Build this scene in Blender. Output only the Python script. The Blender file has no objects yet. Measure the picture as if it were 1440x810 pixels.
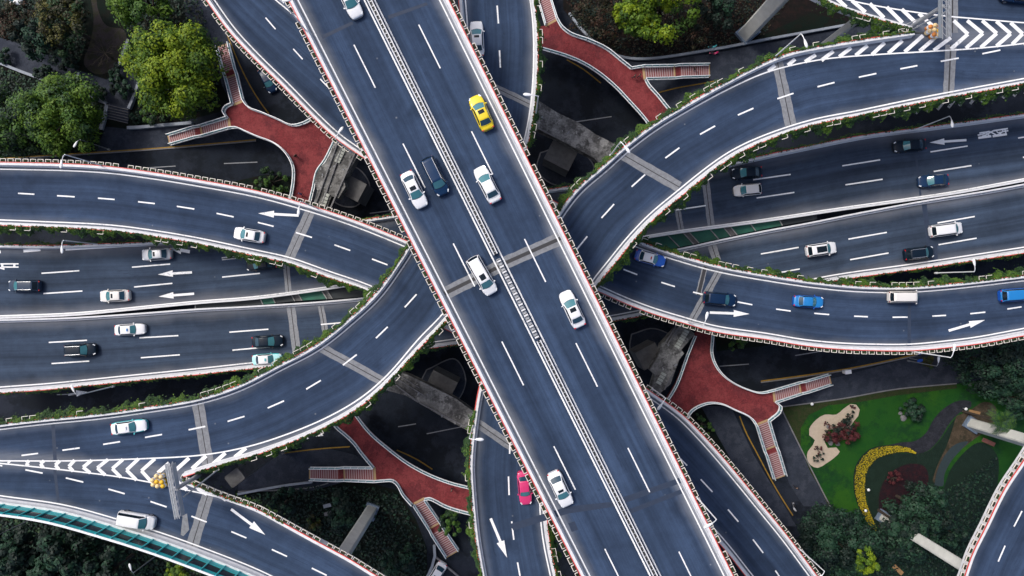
import bpy, bmesh, math, random
from mathutils import Vector, Matrix
random.seed(7)
R = math.radians
scene = bpy.context.scene
COL = scene.collection

# ------------------------------------------------------------------ camera, sky, sun, exposure
CAM_H = 115.0
FPX = 960.0
cam_data = bpy.data.cameras.new('camera')
cam_data.lens = 24.0
cam_data.sensor_width = 36.0
cam_data.clip_start = 1.0
cam_data.clip_end = 2500.0
cam = bpy.data.objects.new('camera', cam_data)
cam.location = (0, 0, CAM_H)
COL.objects.link(cam)
scene.camera = cam

SUN_EL, SUN_ROT = R(52), R(305)
world = bpy.data.worlds.new('World')
scene.world = world
world.use_nodes = True
wn = world.node_tree
bg = wn.nodes['Background']
sky = wn.nodes.new('ShaderNodeTexSky')
sky.sky_type = 'NISHITA'
sky.sun_disc = False
sky.sun_elevation = SUN_EL
sky.sun_rotation = SUN_ROT
sky.air_density = .55
sky.dust_density = 4.0
sky.ozone_density = 1.0
wn.links.new(sky.outputs[0], bg.inputs[0])
bg.inputs[1].default_value = 0.15
sun_data = bpy.data.lights.new('sun', 'SUN')
sun_data.energy = 1.3
sun_data.angle = R(12)
sun_data.color = (1.0, 0.97, 0.92)
sun = bpy.data.objects.new('sun', sun_data)
sdir = Vector((math.sin(SUN_ROT) * math.cos(SUN_EL), math.cos(SUN_ROT) * math.cos(SUN_EL), math.sin(SUN_EL)))
sun.rotation_euler = (-sdir).to_track_quat('-Z', 'Y').to_euler()
sun.location = (-60, 40, 150)
COL.objects.link(sun)
scene.view_settings.view_transform = 'Standard'
scene.view_settings.look = 'None'
scene.view_settings.exposure = 0.45
scene.view_settings.gamma = 1.0
scene.view_settings.use_curve_mapping = False

# ------------------------------------------------------------------ helpers
def P(px, py, z):
    k = (CAM_H - z) / FPX
    return Vector(((px - 720.0) * k, -(py - 405.0) * k, z))

def mpp(z):
    return (CAM_H - z) / FPX

class MB:
    def __init__(s):
        s.v = []; s.f = []; s.m = []; s.uv = None; s.smooth = []
    def quad(s, a, b, c, d, m=0, sm=False):
        n = len(s.v); s.v += [tuple(a), tuple(b), tuple(c), tuple(d)]
        s.f.append((n, n + 1, n + 2, n + 3)); s.m.append(m); s.smooth.append(sm)
    def tri(s, a, b, c, m=0):
        n = len(s.v); s.v += [tuple(a), tuple(b), tuple(c)]
        s.f.append((n, n + 1, n + 2)); s.m.append(m); s.smooth.append(False)
    def poly(s, pts, m=0):
        n = len(s.v); s.v += [tuple(p) for p in pts]
        s.f.append(tuple(range(n, n + len(pts)))); s.m.append(m); s.smooth.append(False)
    def grid(s, rows, m=0, closed=False, sm=True, mfun=None):
        n = len(s.v); w = len(rows[0])
        for r in rows: s.v += [tuple(p) for p in r]
        for i in range(len(rows) - 1):
            for j in range(w if closed else w - 1):
                a = n + i * w + j; b = n + i * w + (j + 1) % w
                s.f.append((a, b, b + w, a + w)); s.m.append(mfun(i, j) if mfun else m); s.smooth.append(sm)
    def box(s, c, size, rz=0.0, m=0, mat=None):
        hx, hy, hz = size[0] / 2, size[1] / 2, size[2] / 2
        M = mat if mat is not None else Matrix.Translation(Vector(c)) @ Matrix.Rotation(rz, 4, 'Z')
        p = [M @ Vector((x, y, z)) for x in (-hx, hx) for y in (-hy, hy) for z in (-hz, hz)]
        for q in ((0, 1, 3, 2), (4, 6, 7, 5), (0, 4, 5, 1), (2, 3, 7, 6), (0, 2, 6, 4), (1, 5, 7, 3)):
            s.quad(*[p[i] for i in q], m=m)
    def bar(s, a, b, w, h, m=0):
        a, b = Vector(a), Vector(b); d = b - a; L = d.length
        if L < 1e-6: return
        x = d / L
        up = Vector((0, 0, 1)) if abs(x.z) < 0.95 else Vector((0, 1, 0))
        y = up.cross(x).normalized(); z = x.cross(y)
        M = Matrix((x, y, z)).transposed().to_4x4(); M.translation = (a + b) / 2
        s.box(None, (L, w, h), m=m, mat=M)
    def tube(s, pts, rad, n=8, m=0, caps=True):
        pts = [Vector(p) for p in pts]
        rads = rad if isinstance(rad, (list, tuple)) else [rad] * len(pts)
        rows = []
        for i, p in enumerate(pts):
            t = (pts[min(i + 1, len(pts) - 1)] - pts[max(i - 1, 0)]).normalized()
            up = Vector((0, 0, 1)) if abs(t.z) < 0.9 else Vector((1, 0, 0))
            a = t.cross(up).normalized(); b = t.cross(a)
            rows.append([p + rads[i] * (math.cos(2 * math.pi * k / n) * a + math.sin(2 * math.pi * k / n) * b) for k in range(n)])
        s.grid(rows, m=m, closed=True)
        if caps:
            s.poly(rows[0][::-1], m=m); s.poly(rows[-1], m=m)
    def build(s, name, mats, parent=None, uvs=None):
        me = bpy.data.meshes.new(name)
        me.from_pydata(s.v, [], s.f)
        if not isinstance(mats, (list, tuple)): mats = [mats]
        for mt in mats: me.materials.append(mt)
        me.polygons.foreach_set('material_index', s.m)
        me.polygons.foreach_set('use_smooth', s.smooth)
        if uvs:
            for uname, data in uvs.items():
                l = me.uv_layers.new(name=uname)
                flat = []
                for lp in me.loops: flat += data[lp.vertex_index]
                l.data.foreach_set('uv', flat)
        me.update()
        o = bpy.data.objects.new(name, me)
        COL.objects.link(o)
        if parent: o.parent = parent
        return o

def weld(o, d=1e-4):
    bm = bmesh.new(); bm.from_mesh(o.data)
    bmesh.ops.remove_doubles(bm, verts=bm.verts, dist=d)
    bmesh.ops.recalc_face_normals(bm, faces=bm.faces)
    bm.to_mesh(o.data); bm.free(); o.data.update()
    return o

def tag(o, label=None, cat=None, group=None, kind=None):
    if label: o['label'] = label
    if cat: o['category'] = cat
    if group: o['group'] = group
    if kind: o['kind'] = kind
    return o

def empty(name, loc, rz=0.0):
    o = bpy.data.objects.new(name, None)
    o.empty_display_size = 0.5
    o.location = loc; o.rotation_euler = (0, 0, rz)
    COL.objects.link(o)
    return o

def copy_tree(o, parent=None):
    c = o.copy(); COL.objects.link(c); c.parent = parent
    for ch in list(o.children): copy_tree(ch, c)
    return c

# polylines in picture pixels of the survey, put at their own height
def catmull(pts, step=6.0):
    pts = [Vector((p[0], p[1])) for p in pts]
    pts = [pts[0] * 2 - pts[1]] + pts + [pts[-1] * 2 - pts[-2]]
    out = []
    for i in range(1, len(pts) - 2):
        p0, p1, p2, p3 = pts[i - 1:i + 3]
        # centripetal parameters keep the curve calm where points are unevenly spaced
        t1 = max((p1 - p0).length ** .5, 1e-3); t2 = t1 + max((p2 - p1).length ** .5, 1e-3); t3 = t2 + max((p3 - p2).length ** .5, 1e-3)
        n = max(1, int((p2 - p1).length / step))
        for k in range(n):
            t = t1 + (t2 - t1) * k / n
            A1 = p0 * ((t1 - t) / t1) + p1 * (t / t1)
            A2 = p1 * ((t2 - t) / (t2 - t1)) + p2 * ((t - t1) / (t2 - t1))
            A3 = p2 * ((t3 - t) / (t3 - t2)) + p3 * ((t - t2) / (t3 - t2))
            B1 = A1 * ((t2 - t) / t2) + A2 * (t / t2)
            B2 = A2 * ((t3 - t) / (t3 - t1)) + A3 * ((t - t1) / (t3 - t1))
            out.append(B1 * ((t2 - t) / (t2 - t1)) + B2 * ((t - t1) / (t2 - t1)))
    out.append(pts[-2])
    return out

def extend(pts, a=0, b=0):
    pts = [Vector((p[0], p[1])) for p in pts]
    if a: pts = [pts[0] + (pts[0] - pts[1]).normalized() * a] + pts
    if b: pts = pts + [pts[-1] + (pts[-1] - pts[-2]).normalized() * b]
    return pts

def smooth_line(pl, it):
    for _ in range(it):
        q = [pl[0]]
        for i in range(1, len(pl) - 1): q.append((pl[i - 1] + pl[i] * 2 + pl[i + 1]) / 4)
        q.append(pl[-1]); pl = q
    return pl

def wline(pts, z, step=6.0, sm=4):
    pl = smooth_line(catmull(pts, step), sm)
    return [P(p.x, p.y, z) for p in pl]

def arclen(pl):
    a = [0.0]
    for i in range(1, len(pl)): a.append(a[-1] + (pl[i] - pl[i - 1]).length)
    return a

def resample(pl, n):
    a = arclen(pl); out = []; j = 0
    for i in range(n):
        t = a[-1] * i / (n - 1)
        while j < len(pl) - 2 and a[j + 1] < t: j += 1
        u = (t - a[j]) / max(1e-9, a[j + 1] - a[j])
        out.append(pl[j].lerp(pl[j + 1], u))
    return out

def at_len(pl, a, t):
    t = max(0, min(a[-1] - 1e-6, t))
    lo, hi = 0, len(a) - 1
    while hi - lo > 1:
        mid = (lo + hi) // 2
        if a[mid] <= t: lo = mid
        else: hi = mid
    d = pl[lo + 1] - pl[lo]
    return pl[lo] + d * ((t - a[lo]) / max(1e-9, d.length)), d.normalized()

def normals(pl):
    out = []
    for i in range(len(pl)):
        t = pl[min(i + 1, len(pl) - 1)] - pl[max(i - 1, 0)]
        t.z = 0; t.normalize()
        out.append(Vector((-t.y, t.x, 0)))          # left of the direction of travel
    return out

def offset(pl, d, dz=0.0):
    return [p + n * d + Vector((0, 0, dz)) for p, n in zip(pl, normals(pl))]

def sweep(mb, pl, profile, sgn, m=0, closed=True, sm=False, mfun=None):
    """profile: (inward offset, height) points; sgn +1 when inward is left of the line."""
    nn = normals(pl)
    rows = [[p + n * (sgn * o) + Vector((0, 0, h)) for (o, h) in profile] for p, n in zip(pl, nn)]
    mb.grid(rows, m=m, closed=closed, sm=sm, mfun=mfun)
    if closed:
        mb.poly(rows[0], m=m); mb.poly(rows[-1][::-1], m=m)

def strip(mb, pl, d0, d1, dz, m=0):
    a = offset(pl, d0, dz); b = offset(pl, d1, dz)
    mb.grid([[x, y] for x, y in zip(a, b)], m=m, sm=False)

# ------------------------------------------------------------------ materials
def new_mat(name):
    m = bpy.data.materials.new(name); m.use_nodes = True
    nt = m.node_tree
    return m, nt, nt.nodes['Principled BSDF']

def plain(name, col, rough=0.6, metal=0.0, coat=0.0, var=0.0, vscale=3.0, spec=0.5):
    m, nt, b = new_mat(name)
    b.inputs['Roughness'].default_value = rough
    b.inputs['Metallic'].default_value = metal
    b.inputs['Coat Weight'].default_value = coat
    b.inputs['Specular IOR Level'].default_value = spec
    b.inputs['Base Color'].default_value = (*col, 1)
    if var > 0:
        tc = nt.nodes.new('ShaderNodeTexCoord'); nz = nt.nodes.new('ShaderNodeTexNoise')
        nz.inputs['Scale'].default_value = vscale; nz.inputs['Detail'].default_value = 6; nz.inputs['Roughness'].default_value = .7
        nt.links.new(tc.outputs['Object'], nz.inputs['Vector'])
        mr = nt.nodes.new('ShaderNodeMapRange')
        mr.inputs[1].default_value = .25; mr.inputs[2].default_value = .75
        mr.inputs[3].default_value = 1 - var; mr.inputs[4].default_value = 1 + var
        nt.links.new(nz.outputs[0], mr.inputs[0])
        mx = nt.nodes.new('ShaderNodeMix'); mx.data_type = 'RGBA'; mx.blend_type = 'MULTIPLY'; mx.inputs[0].default_value = 1
        mx.inputs[6].default_value = (*col, 1)
        nt.links.new(mr.outputs[0], mx.inputs[7])
        nt.links.new(mx.outputs[2], b.inputs['Base Color'])
    return m

def mathn(nt, op, a, b=None, c=None):
    n = nt.nodes.new('ShaderNodeMath'); n.operation = op
    for i, x in enumerate((a, b, c)):
        if x is None: continue
        if isinstance(x, (int, float)): n.inputs[i].default_value = x
        else: nt.links.new(x, n.inputs[i])
    return n.outputs[0]

def noise(nt, vec, scale, detail=5, rough=.6):
    n = nt.nodes.new('ShaderNodeTexNoise')
    n.inputs['Scale'].default_value = scale; n.inputs['Detail'].default_value = detail; n.inputs['Roughness'].default_value = rough
    nt.links.new(vec, n.inputs['Vector'])
    return n.outputs[0]

def mapr(nt, x, a, b, c, d):
    n = nt.nodes.new('ShaderNodeMapRange')
    for i, v in zip((1, 2, 3, 4), (a, b, c, d)): n.inputs[i].default_value = v
    nt.links.new(x, n.inputs[0])
    return n.outputs[0]

def vscale(nt, vec, s):
    n = nt.nodes.new('ShaderNodeVectorMath'); n.operation = 'MULTIPLY'
    nt.links.new(vec, n.inputs[0]); n.inputs[1].default_value = s
    return n.outputs[0]

def mixc(nt, fac, a, b):
    n = nt.nodes.new('ShaderNodeMix'); n.data_type = 'RGBA'
    if isinstance(fac, (int, float)): n.inputs[0].default_value = fac
    else: nt.links.new(fac, n.inputs[0])
    for i, x in ((6, a), (7, b)):
        if isinstance(x, tuple): n.inputs[i].default_value = (*x, 1)
        else: nt.links.new(x, n.inputs[i])
    return n.outputs[2]

def asphalt(name, col=(.047, .05, .056), dust=0.6, dustw=1.5, dustcol=(.36, .37, .38), lane=3.6):
    """UV 'from_start_side' = metres from one edge and along, 'from_far_side' = metres from the other edge."""
    m, nt, b = new_mat(name)
    u1 = nt.nodes.new('ShaderNodeUVMap'); u1.uv_map = 'from_start_side'
    u2 = nt.nodes.new('ShaderNodeUVMap'); u2.uv_map = 'from_far_side'
    tc = nt.nodes.new('ShaderNodeTexCoord')
    s1 = nt.nodes.new('ShaderNodeSeparateXYZ'); nt.links.new(u1.outputs[0], s1.inputs[0])
    s2 = nt.nodes.new('ShaderNodeSeparateXYZ'); nt.links.new(u2.outputs[0], s2.inputs[0])
    # long faint streaks of wear along the lanes
    st = noise(nt, vscale(nt, u1.outputs[0], (1.1, .02, 1)), 1.0, 4, .65)
    st2 = noise(nt, vscale(nt, u1.outputs[0], (4.0, .06, 1)), 1.0, 3, .6)
    big = noise(nt, tc.outputs['Object'], .09, 4, .55)
    mid = noise(nt, tc.outputs['Object'], .9, 5, .7)
    fine = noise(nt, tc.outputs['Object'], 9.0, 3, .7)
    f = mapr(nt, st, .3, .7, .72, 1.30)
    f = mathn(nt, 'MULTIPLY', f, mapr(nt, st2, .3, .7, .93, 1.07))
    f = mathn(nt, 'MULTIPLY', f, mapr(nt, big, .3, .7, .76, 1.26))
    f = mathn(nt, 'MULTIPLY', f, mapr(nt, mid, .3, .7, .88, 1.12))
    f = mathn(nt, 'MULTIPLY', f, mapr(nt, fine, .25, .75, .86, 1.14))
    # oil darkening down the middle of each lane
    ph = mathn(nt, 'MULTIPLY', s1.outputs[0], 2 * math.pi / lane)
    cs = mathn(nt, 'COSINE', ph)
    f = mathn(nt, 'MULTIPLY', f, mapr(nt, cs, -1, 1, .88, 1.10))
    colm = nt.nodes.new('ShaderNodeVectorMath'); colm.operation = 'SCALE'
    colm.inputs[0].default_value = col; nt.links.new(f, colm.inputs['Scale'])
    base = colm.outputs[0]
    # dust lying in the gutters
    dmin = mathn(nt, 'MINIMUM', s1.outputs[0], s2.outputs[0])
    wob = mapr(nt, noise(nt, vscale(nt, u1.outputs[0], (.0, .12, 1)), 1.0, 4, .6), .3, .7, .8, 1.35)
    dd = mathn(nt, 'DIVIDE', dmin, wob)
    dm = mapr(nt, dd, .6, .6 + dustw, 1, 0)
    dm = mathn(nt, 'POWER', dm, 1.7)
    gr = mapr(nt, noise(nt, vscale(nt, u1.outputs[0], (3, .35, 1)), 1.0, 5, .7), .25, .7, .55, 1.0)
    dm = mathn(nt, 'MULTIPLY', mathn(nt, 'MULTIPLY', dm, gr), dust)
    # pale scuffs and grit on the carriageway
    sp = nt.nodes.new('ShaderNodeTexVoronoi'); sp.inputs['Scale'].default_value = .35
    nt.links.new(tc.outputs['Object'], sp.inputs['Vector'])
    spm = mapr(nt, sp.outputs['Distance'], .0, .055, .45, 0)
    dm = mathn(nt, 'MAXIMUM', dm, spm)
    # oil drips and repaired spots, darker than the road
    so = nt.nodes.new('ShaderNodeTexVoronoi'); so.inputs['Scale'].default_value = .16
    wv = nt.nodes.new('ShaderNodeVectorMath'); wv.operation = 'ADD'
    nv = nt.nodes.new('ShaderNodeTexNoise'); nv.inputs['Scale'].default_value = .8; nt.links.new(tc.outputs['Object'], nv.inputs['Vector'])
    nt.links.new(tc.outputs['Object'], wv.inputs[0]); nt.links.new(vscale(nt, nv.outputs['Color'], (2.2, 2.2, 0)), wv.inputs[1])
    nt.links.new(wv.outputs[0], so.inputs['Vector'])
    om = mapr(nt, so.outputs['Distance'], .05, .22, .45, 0)
    base = mixc(nt, om, base, tuple(x * .42 for x in col))
    # a few thin sealed cracks wandering along the lane
    ck = noise(nt, vscale(nt, u1.outputs[0], (.55, .035, 1)), 1.0, 6, .55)
    ckm = mapr(nt, mathn(nt, 'ABSOLUTE', mathn(nt, 'SUBTRACT', ck, .5)), .0, .006, .5, 0)
    base = mixc(nt, mathn(nt, 'MULTIPLY', ckm, mapr(nt, big, .48, .56, 0, 1)), base, tuple(x * .45 for x in col))
    c = mixc(nt, dm, base, dustcol)
    nt.links.new(c, b.inputs['Base Color'])
    b.inputs['Roughness'].default_value = .9
    b.inputs['Specular IOR Level'].default_value = .12
    bp = nt.nodes.new('ShaderNodeBump'); bp.inputs['Strength'].default_value = .25; bp.inputs['Distance'].default_value = .02
    nt.links.new(fine, bp.inputs['Height']); nt.links.new(bp.outputs[0], b.inputs['Normal'])
    return m

def blotchy(name, cols, scale=.6, rough=.9, bump=.3, fine=8.0):
    """a ground made of several natural colours in patches"""
    m, nt, b = new_mat(name)
    tc = nt.nodes.new('ShaderNodeTexCoord')
    c = cols[0]
    for i, k in enumerate(cols[1:]):
        mp = nt.nodes.new('ShaderNodeMapping'); mp.inputs['Location'].default_value = (17.3 * i, 5.1 * i, 0)
        nt.links.new(tc.outputs['Object'], mp.inputs['Vector'])
        n = noise(nt, mp.outputs[0], scale * (1 + .7 * i), 7, .72)
        c = mixc(nt, mapr(nt, n, .47, .56, 0, 1), c, k)
    fn = noise(nt, tc.outputs['Object'], fine, 3, .7)
    mx = nt.nodes.new('ShaderNodeMix'); mx.data_type = 'RGBA'; mx.blend_type = 'MULTIPLY'; mx.inputs[0].default_value = 1
    nt.links.new(c if not isinstance(c, tuple) else fn, mx.inputs[6])
    nt.links.new(mapr(nt, fn, .25, .75, .6, 1.4), mx.inputs[7])
    nt.links.new(mx.outputs[2], b.inputs['Base Color'])
    b.inputs['Roughness'].default_value = rough
    b.inputs['Specular IOR Level'].default_value = .2
    if bump:
        bp = nt.nodes.new('ShaderNodeBump'); bp.inputs['Strength'].default_value = bump; bp.inputs['Distance'].default_value = .1
        nt.links.new(fn, bp.inputs['Height']); nt.links.new(bp.outputs[0], b.inputs['Normal'])
    return m

def leafm(name, a, b_):
    m, nt, b = new_mat(name)
    g = nt.nodes.new('ShaderNodeNewGeometry')
    nt.links.new(mixc(nt, g.outputs['Random Per Island'], a, b_), b.inputs['Base Color'])
    b.inputs['Roughness'].default_value = .6
    b.inputs['Specular IOR Level'].default_value = .25
    return m

def worn_paint(name, col, wear):
    m, nt, b = new_mat(name)
    tc = nt.nodes.new('ShaderNodeTexCoord')
    n1 = noise(nt, tc.outputs['Object'], 2.6, 7, .75); n2 = noise(nt, tc.outputs['Object'], .16, 3, .6)
    s = mathn(nt, 'ADD', n1, mapr(nt, n2, .3, .7, -.12, .12))
    f = mapr(nt, s, .5 - wear * .9, .5 + .30 - wear, 0, .9)
    f = mathn(nt, 'SUBTRACT', 1.0, mathn(nt, 'MULTIPLY', mapr(nt, s, .56, .72, 0, 1), wear * 4))
    c = mixc(nt, f, (.10, .12, .15), col)
    nt.links.new(c, b.inputs['Base Color']); b.inputs['Roughness'].default_value = .75; b.inputs['Specular IOR Level'].default_value = .2
    return m

M = {}
M['asphalt_top'] = asphalt('asphalt_top', (.033, .054, .098), .62, 1.8, (.42, .43, .44), 3.9)
M['asphalt'] = asphalt('asphalt', (.032, .052, .094), .35, 1.3, (.36, .37, .38), 3.7)
M['asphalt_ew'] = asphalt('asphalt_ew', (.038, .056, .088), .5, 1.6, (.26, .26, .27), 3.75)
M['paint'] = worn_paint('white_road_paint', (.82, .83, .83), .13)
M['paint_old'] = worn_paint('old_road_paint', (.62, .64, .66), .34)
M['paint_worn'] = plain('worn_road_paint', (.55, .56, .57), .8, var=.3, vscale=3)
M['paint_dim'] = plain('dusty_road_paint', (.22, .23, .245), .8, var=.3, vscale=3)
M['yellow_paint'] = plain('yellow_road_paint', (.26, .15, .012), .8, var=.4, vscale=2)
M['concrete_white'] = plain('painted_concrete', (.66, .67, .68), .75, var=.14, vscale=1.5)
M['concrete'] = plain('bare_concrete', (.24, .24, .235), .85, var=.45, vscale=1.3)
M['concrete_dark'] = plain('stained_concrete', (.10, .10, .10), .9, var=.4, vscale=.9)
M['girder'] = plain('girder_concrete', (.52, .53, .52), .8, var=.15, vscale=.7)
M['joint'] = plain('joint_concrete', (.19, .20, .215), .8, var=.35, vscale=2)
M['joint_slot'] = plain('joint_rubber', (.03, .03, .033), .7)
M['patch'] = plain('fresh_asphalt', (.019, .033, .064), .75, var=.2, vscale=2)
M['red_rail'] = plain('red_rail_paint', (.62, .075, .055), .5, var=.2, vscale=1)
M['cream'] = plain('cream_wire_paint', (.72, .68, .60), .5)
M['soil'] = plain('planter_soil', (.028, .022, .015), .9, var=.4, vscale=5)
M['deck_red'] = blotchy('red_bridge_paving', [(.160, .027, .030), (.118, .023, .027), (.195, .038, .040)], .22, .85, .1, 5)
M['tread'] = plain('red_stair_tread', (.22, .05, .05), .8, var=.2, vscale=2)
M['nosing'] = plain('pale_stair_nosing', (.40, .28, .28), .7)
M['tactile'] = plain('ochre_tactile_strip', (.40, .27, .13), .8)
M['white_metal'] = plain('white_enamel', (.78, .80, .81), .4)
M['teal_metal'] = plain('teal_enamel', (.10, .27, .31), .45)
M['grey_metal'] = plain('galvanised_steel', (.40, .42, .44), .45, .5)
M['dark_metal'] = plain('dark_steel', (.06, .065, .07), .5, .3)
M['turq'] = plain('turquoise_enamel', (.02, .40, .42), .4)
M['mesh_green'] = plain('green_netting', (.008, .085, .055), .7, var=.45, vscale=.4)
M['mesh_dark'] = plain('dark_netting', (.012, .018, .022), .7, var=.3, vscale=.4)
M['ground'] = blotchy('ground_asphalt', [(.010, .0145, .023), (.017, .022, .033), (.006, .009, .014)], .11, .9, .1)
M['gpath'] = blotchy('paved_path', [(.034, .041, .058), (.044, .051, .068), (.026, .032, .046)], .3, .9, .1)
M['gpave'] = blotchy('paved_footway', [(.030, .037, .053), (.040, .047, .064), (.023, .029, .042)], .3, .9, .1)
M['garden_path'] = blotchy('garden_path_paving', [(.020, .022, .030), (.027, .029, .038), (.015, .017, .023)], .5, .9, .1)
M['kerb'] = plain('stone_kerb', (.16, .16, .165), .85, var=.3, vscale=1)
M['wallstone'] = plain('pale_wall_stone', (.26, .29, .33), .85, var=.25, vscale=1)
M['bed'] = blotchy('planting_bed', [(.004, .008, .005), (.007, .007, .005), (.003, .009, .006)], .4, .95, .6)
M['litter'] = blotchy('leaf_litter', [(.008, .006, .006), (.014, .008, .007), (.006, .006, .005)], .5, .95, .6)
M['earth'] = blotchy('bare_earth', [(.036, .030, .032), (.028, .024, .024), (.026, .027, .016)], .5, .95, .4)
M['lawn'] = blotchy('lawn', [(.008, .058, .008), (.020, .082, .007), (.006, .038, .010), (.012, .066, .008)], .10, .95, .4, 14)
M['groundcover'] = blotchy('ground_cover', [(.022, .036, .010), (.016, .030, .009), (.030, .034, .014)], .9, .95, .7, 7)
M['sand'] = plain('pale_sand', (.42, .35, .27), .9, var=.14, vscale=2)
M['yellow_flower'] = leafm('yellow_petals', (.46, .34, .008), (.28, .24, .015))
M['darkbed'] = blotchy('dark_bed', [(.007, .018, .012), (.009, .022, .015)], .5, .95, .6)
M['purplebed'] = blotchy('purple_bed', [(.016, .007, .011), (.011, .008, .011), (.026, .008, .011)], .9, .95, .7)
M['stream'] = plain('grey_gravel_channel', (.018, .032, .034), .6, var=.25, vscale=2)
M['bark'] = plain('bark', (.05, .038, .028), .9, var=.3, vscale=4)
M['leaf_bright_a'] = leafm('bright_leaf', (.185, .245, .006), (.105, .175, .007))
M['leaf_bright_b'] = leafm('bright_leaf_mid', (.055, .115, .009), (.085, .15, .009))
M['leaf_bright_c'] = leafm('bright_leaf_deep', (.026, .066, .010), (.040, .088, .010))
M['leaf_mid_a'] = leafm('mid_leaf', (.060, .125, .014), (.036, .092, .018))
M['leaf_mid_b'] = leafm('mid_leaf_deep', (.020, .052, .020), (.028, .062, .018))
M['leaf_dark_a'] = leafm('dark_leaf', (.012, .040, .024), (.020, .056, .028))
M['leaf_dark_b'] = leafm('dark_leaf_deep', (.005, .015, .011), (.008, .020, .014))
M['leaf_olive_a'] = leafm('olive_leaf', (.085, .080, .012), (.045, .05, .012))
M['leaf_olive_b'] = leafm('olive_leaf_deep', (.020, .027, .010), (.03, .024, .010))
M['leaf_rust_a'] = leafm('rust_leaf', (.05, .020, .010), (.028, .02, .012))
M['leaf_red_a'] = leafm('red_leaf', (.10, .018, .022), (.045, .013, .016))
M['ivy_a'] = leafm('ivy_leaf', (.065, .125, .012), (.04, .09, .012))
M['ivy_b'] = leafm('ivy_leaf_deep', (.014, .040, .012), (.022, .058, .014))

# ------------------------------------------------------------------ the ground
from mathutils.geometry import tessellate_polygon
def dedupe(pl, d=.8):
    out = []
    for p in pl:
        if not out or (p - out[-1]).length > d: out.append(p)
    while len(out) > 3 and (out[0] - out[-1]).length <= d: out.pop()
    return out

def ground_poly(name, pts, mat, dz, kind='structure', spl=True, step=5):
    pl = dedupe(catmull(pts + [pts[0]], step)[:-1] if spl else [Vector(p) for p in pts])
    bm = bmesh.new()
    vs = [bm.verts.new(P(p.x, p.y, dz)) for p in pl]
    for tri in tessellate_polygon([[Vector((v.co.x, v.co.y, 0)) for v in vs]]): bm.faces.new([vs[i] for i in tri])
    bm.normal_update()
    bad = [fc for fc in bm.faces if fc.normal.z < 0]
    if bad: bmesh.ops.reverse_faces(bm, faces=bad)
    me = bpy.data.meshes.new(name); bm.to_mesh(me); bm.free()
    me.materials.append(mat)
    o = bpy.data.objects.new(name, me); COL.objects.link(o)
    if kind: o['kind'] = kind
    return o

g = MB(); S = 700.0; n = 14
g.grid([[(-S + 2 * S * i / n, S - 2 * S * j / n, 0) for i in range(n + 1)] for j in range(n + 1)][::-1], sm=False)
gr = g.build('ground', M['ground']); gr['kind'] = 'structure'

# ------------------------------------------------------------------ flyovers
def road_sheet(mb_name, La, Lb, z, mat, parent, dz=0.0, nu=8):
    n = max(len(La), len(Lb))
    A = resample(La, n); B = resample(Lb, n)
    al = arclen([(a + b) / 2 for a, b in zip(A, B)])
    mb = MB(); d1 = []; d2 = []
    rows = []
    for i in range(n):
        w = (B[i] - A[i]).length
        row = []
        for k in range(nu + 1):
            t = k / nu
            p = A[i].lerp(B[i], t); p = Vector((p.x, p.y, z + dz)); row.append(p)
            d1.append((w * t, al[i])); d2.append((w * (1 - t), al[i]))
        rows.append(row)
    mb.grid(rows, sm=False)
    return mb.build(mb_name, mat, parent, {'from_start_side': d1, 'from_far_side': d2}), A, B

def girder(La, Lb, z, parent, t=1.7):
    """box girder with cantilevered edges under the sheet"""
    n = max(len(La), len(Lb))
    A = resample(La, n); B = resample(Lb, n)
    rows = []
    for a, b in zip(A, B):
        def q(f, dz):
            p = a.lerp(b, f); return Vector((p.x, p.y, z + dz))
        rows.append([q(0, -.03), q(0, -.45), q(.14, -.65), q(.2, -t), q(.8, -t), q(.86, -.65), q(1, -.45), q(1, -.03)])
    mb = MB(); mb.grid(rows, closed=True, sm=False)
    mb.poly(rows[0]); mb.poly(rows[-1][::-1])
    return mb.build('girder', M['girder'], parent)

PH = 0.9
def flat(pl, z):
    return [Vector((p.x, p.y, z)) for p in pl]

def parapet(pl, sgn, parent, hgt=PH, wid=.48, red=True):
    mb = MB()
    prof = [(-.03, -.42), (-.03, hgt), (wid * .84, hgt), (wid * .9, .32), (wid + .06, .0), (wid + .06, -.02), (0.0, -.42)]
    sweep(mb, pl, prof, sgn)
    o = mb.build('parapet', M['concrete_white'], parent)
    if red:
        r = MB()
        sweep(r, pl, [(-.06, hgt - .06), (-.06, hgt + .04), (.05, hgt + .04), (.05, hgt - .06)], sgn)
        r.build('top_rail', M['red_rail'], o)
    # guard rail posts give the parapet its beat
    return o

def dash_on(mb, centers, z, length, width, m=0, dz=.014, pads=True):
    c = [Vector((p[0], p[1])) for p in centers]
    for i, p in enumerate(c):
        a = c[max(i - 1, 0)]; b = c[min(i + 1, len(c) - 1)]
        d = P(b.x, b.y, z) - P(a.x, a.y, z); d.normalize()
        o = P(p.x, p.y, z) + Vector((0, 0, dz)); nn = Vector((-d.y, d.x, 0))
        j = random.uniform(-.06, .06)
        L = length / 2 + j
        mb.quad(o - d * L - nn * width / 2, o + d * L - nn * width / 2, o + d * L + nn * width / 2, o - d * L + nn * width / 2, m)

def seg_on(mb, segs, z, width, m=0, dz=.014):
    for (x0, y0), (x1, y1) in segs:
        a = P(x0, y0, z) + Vector((0, 0, dz)); b = P(x1, y1, z) + Vector((0, 0, dz))
        d = (b - a).normalized(); nn = Vector((-d.y, d.x, 0)) * width / 2
        mb.quad(a - nn, b - nn, b + nn, a + nn, m)

def line_on(mb, pts, z, width, m=0, dz=.014):
    pl = wline(pts, z, 6, 3)
    strip(mb, pl, -width / 2, width / 2, dz, m)

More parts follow.
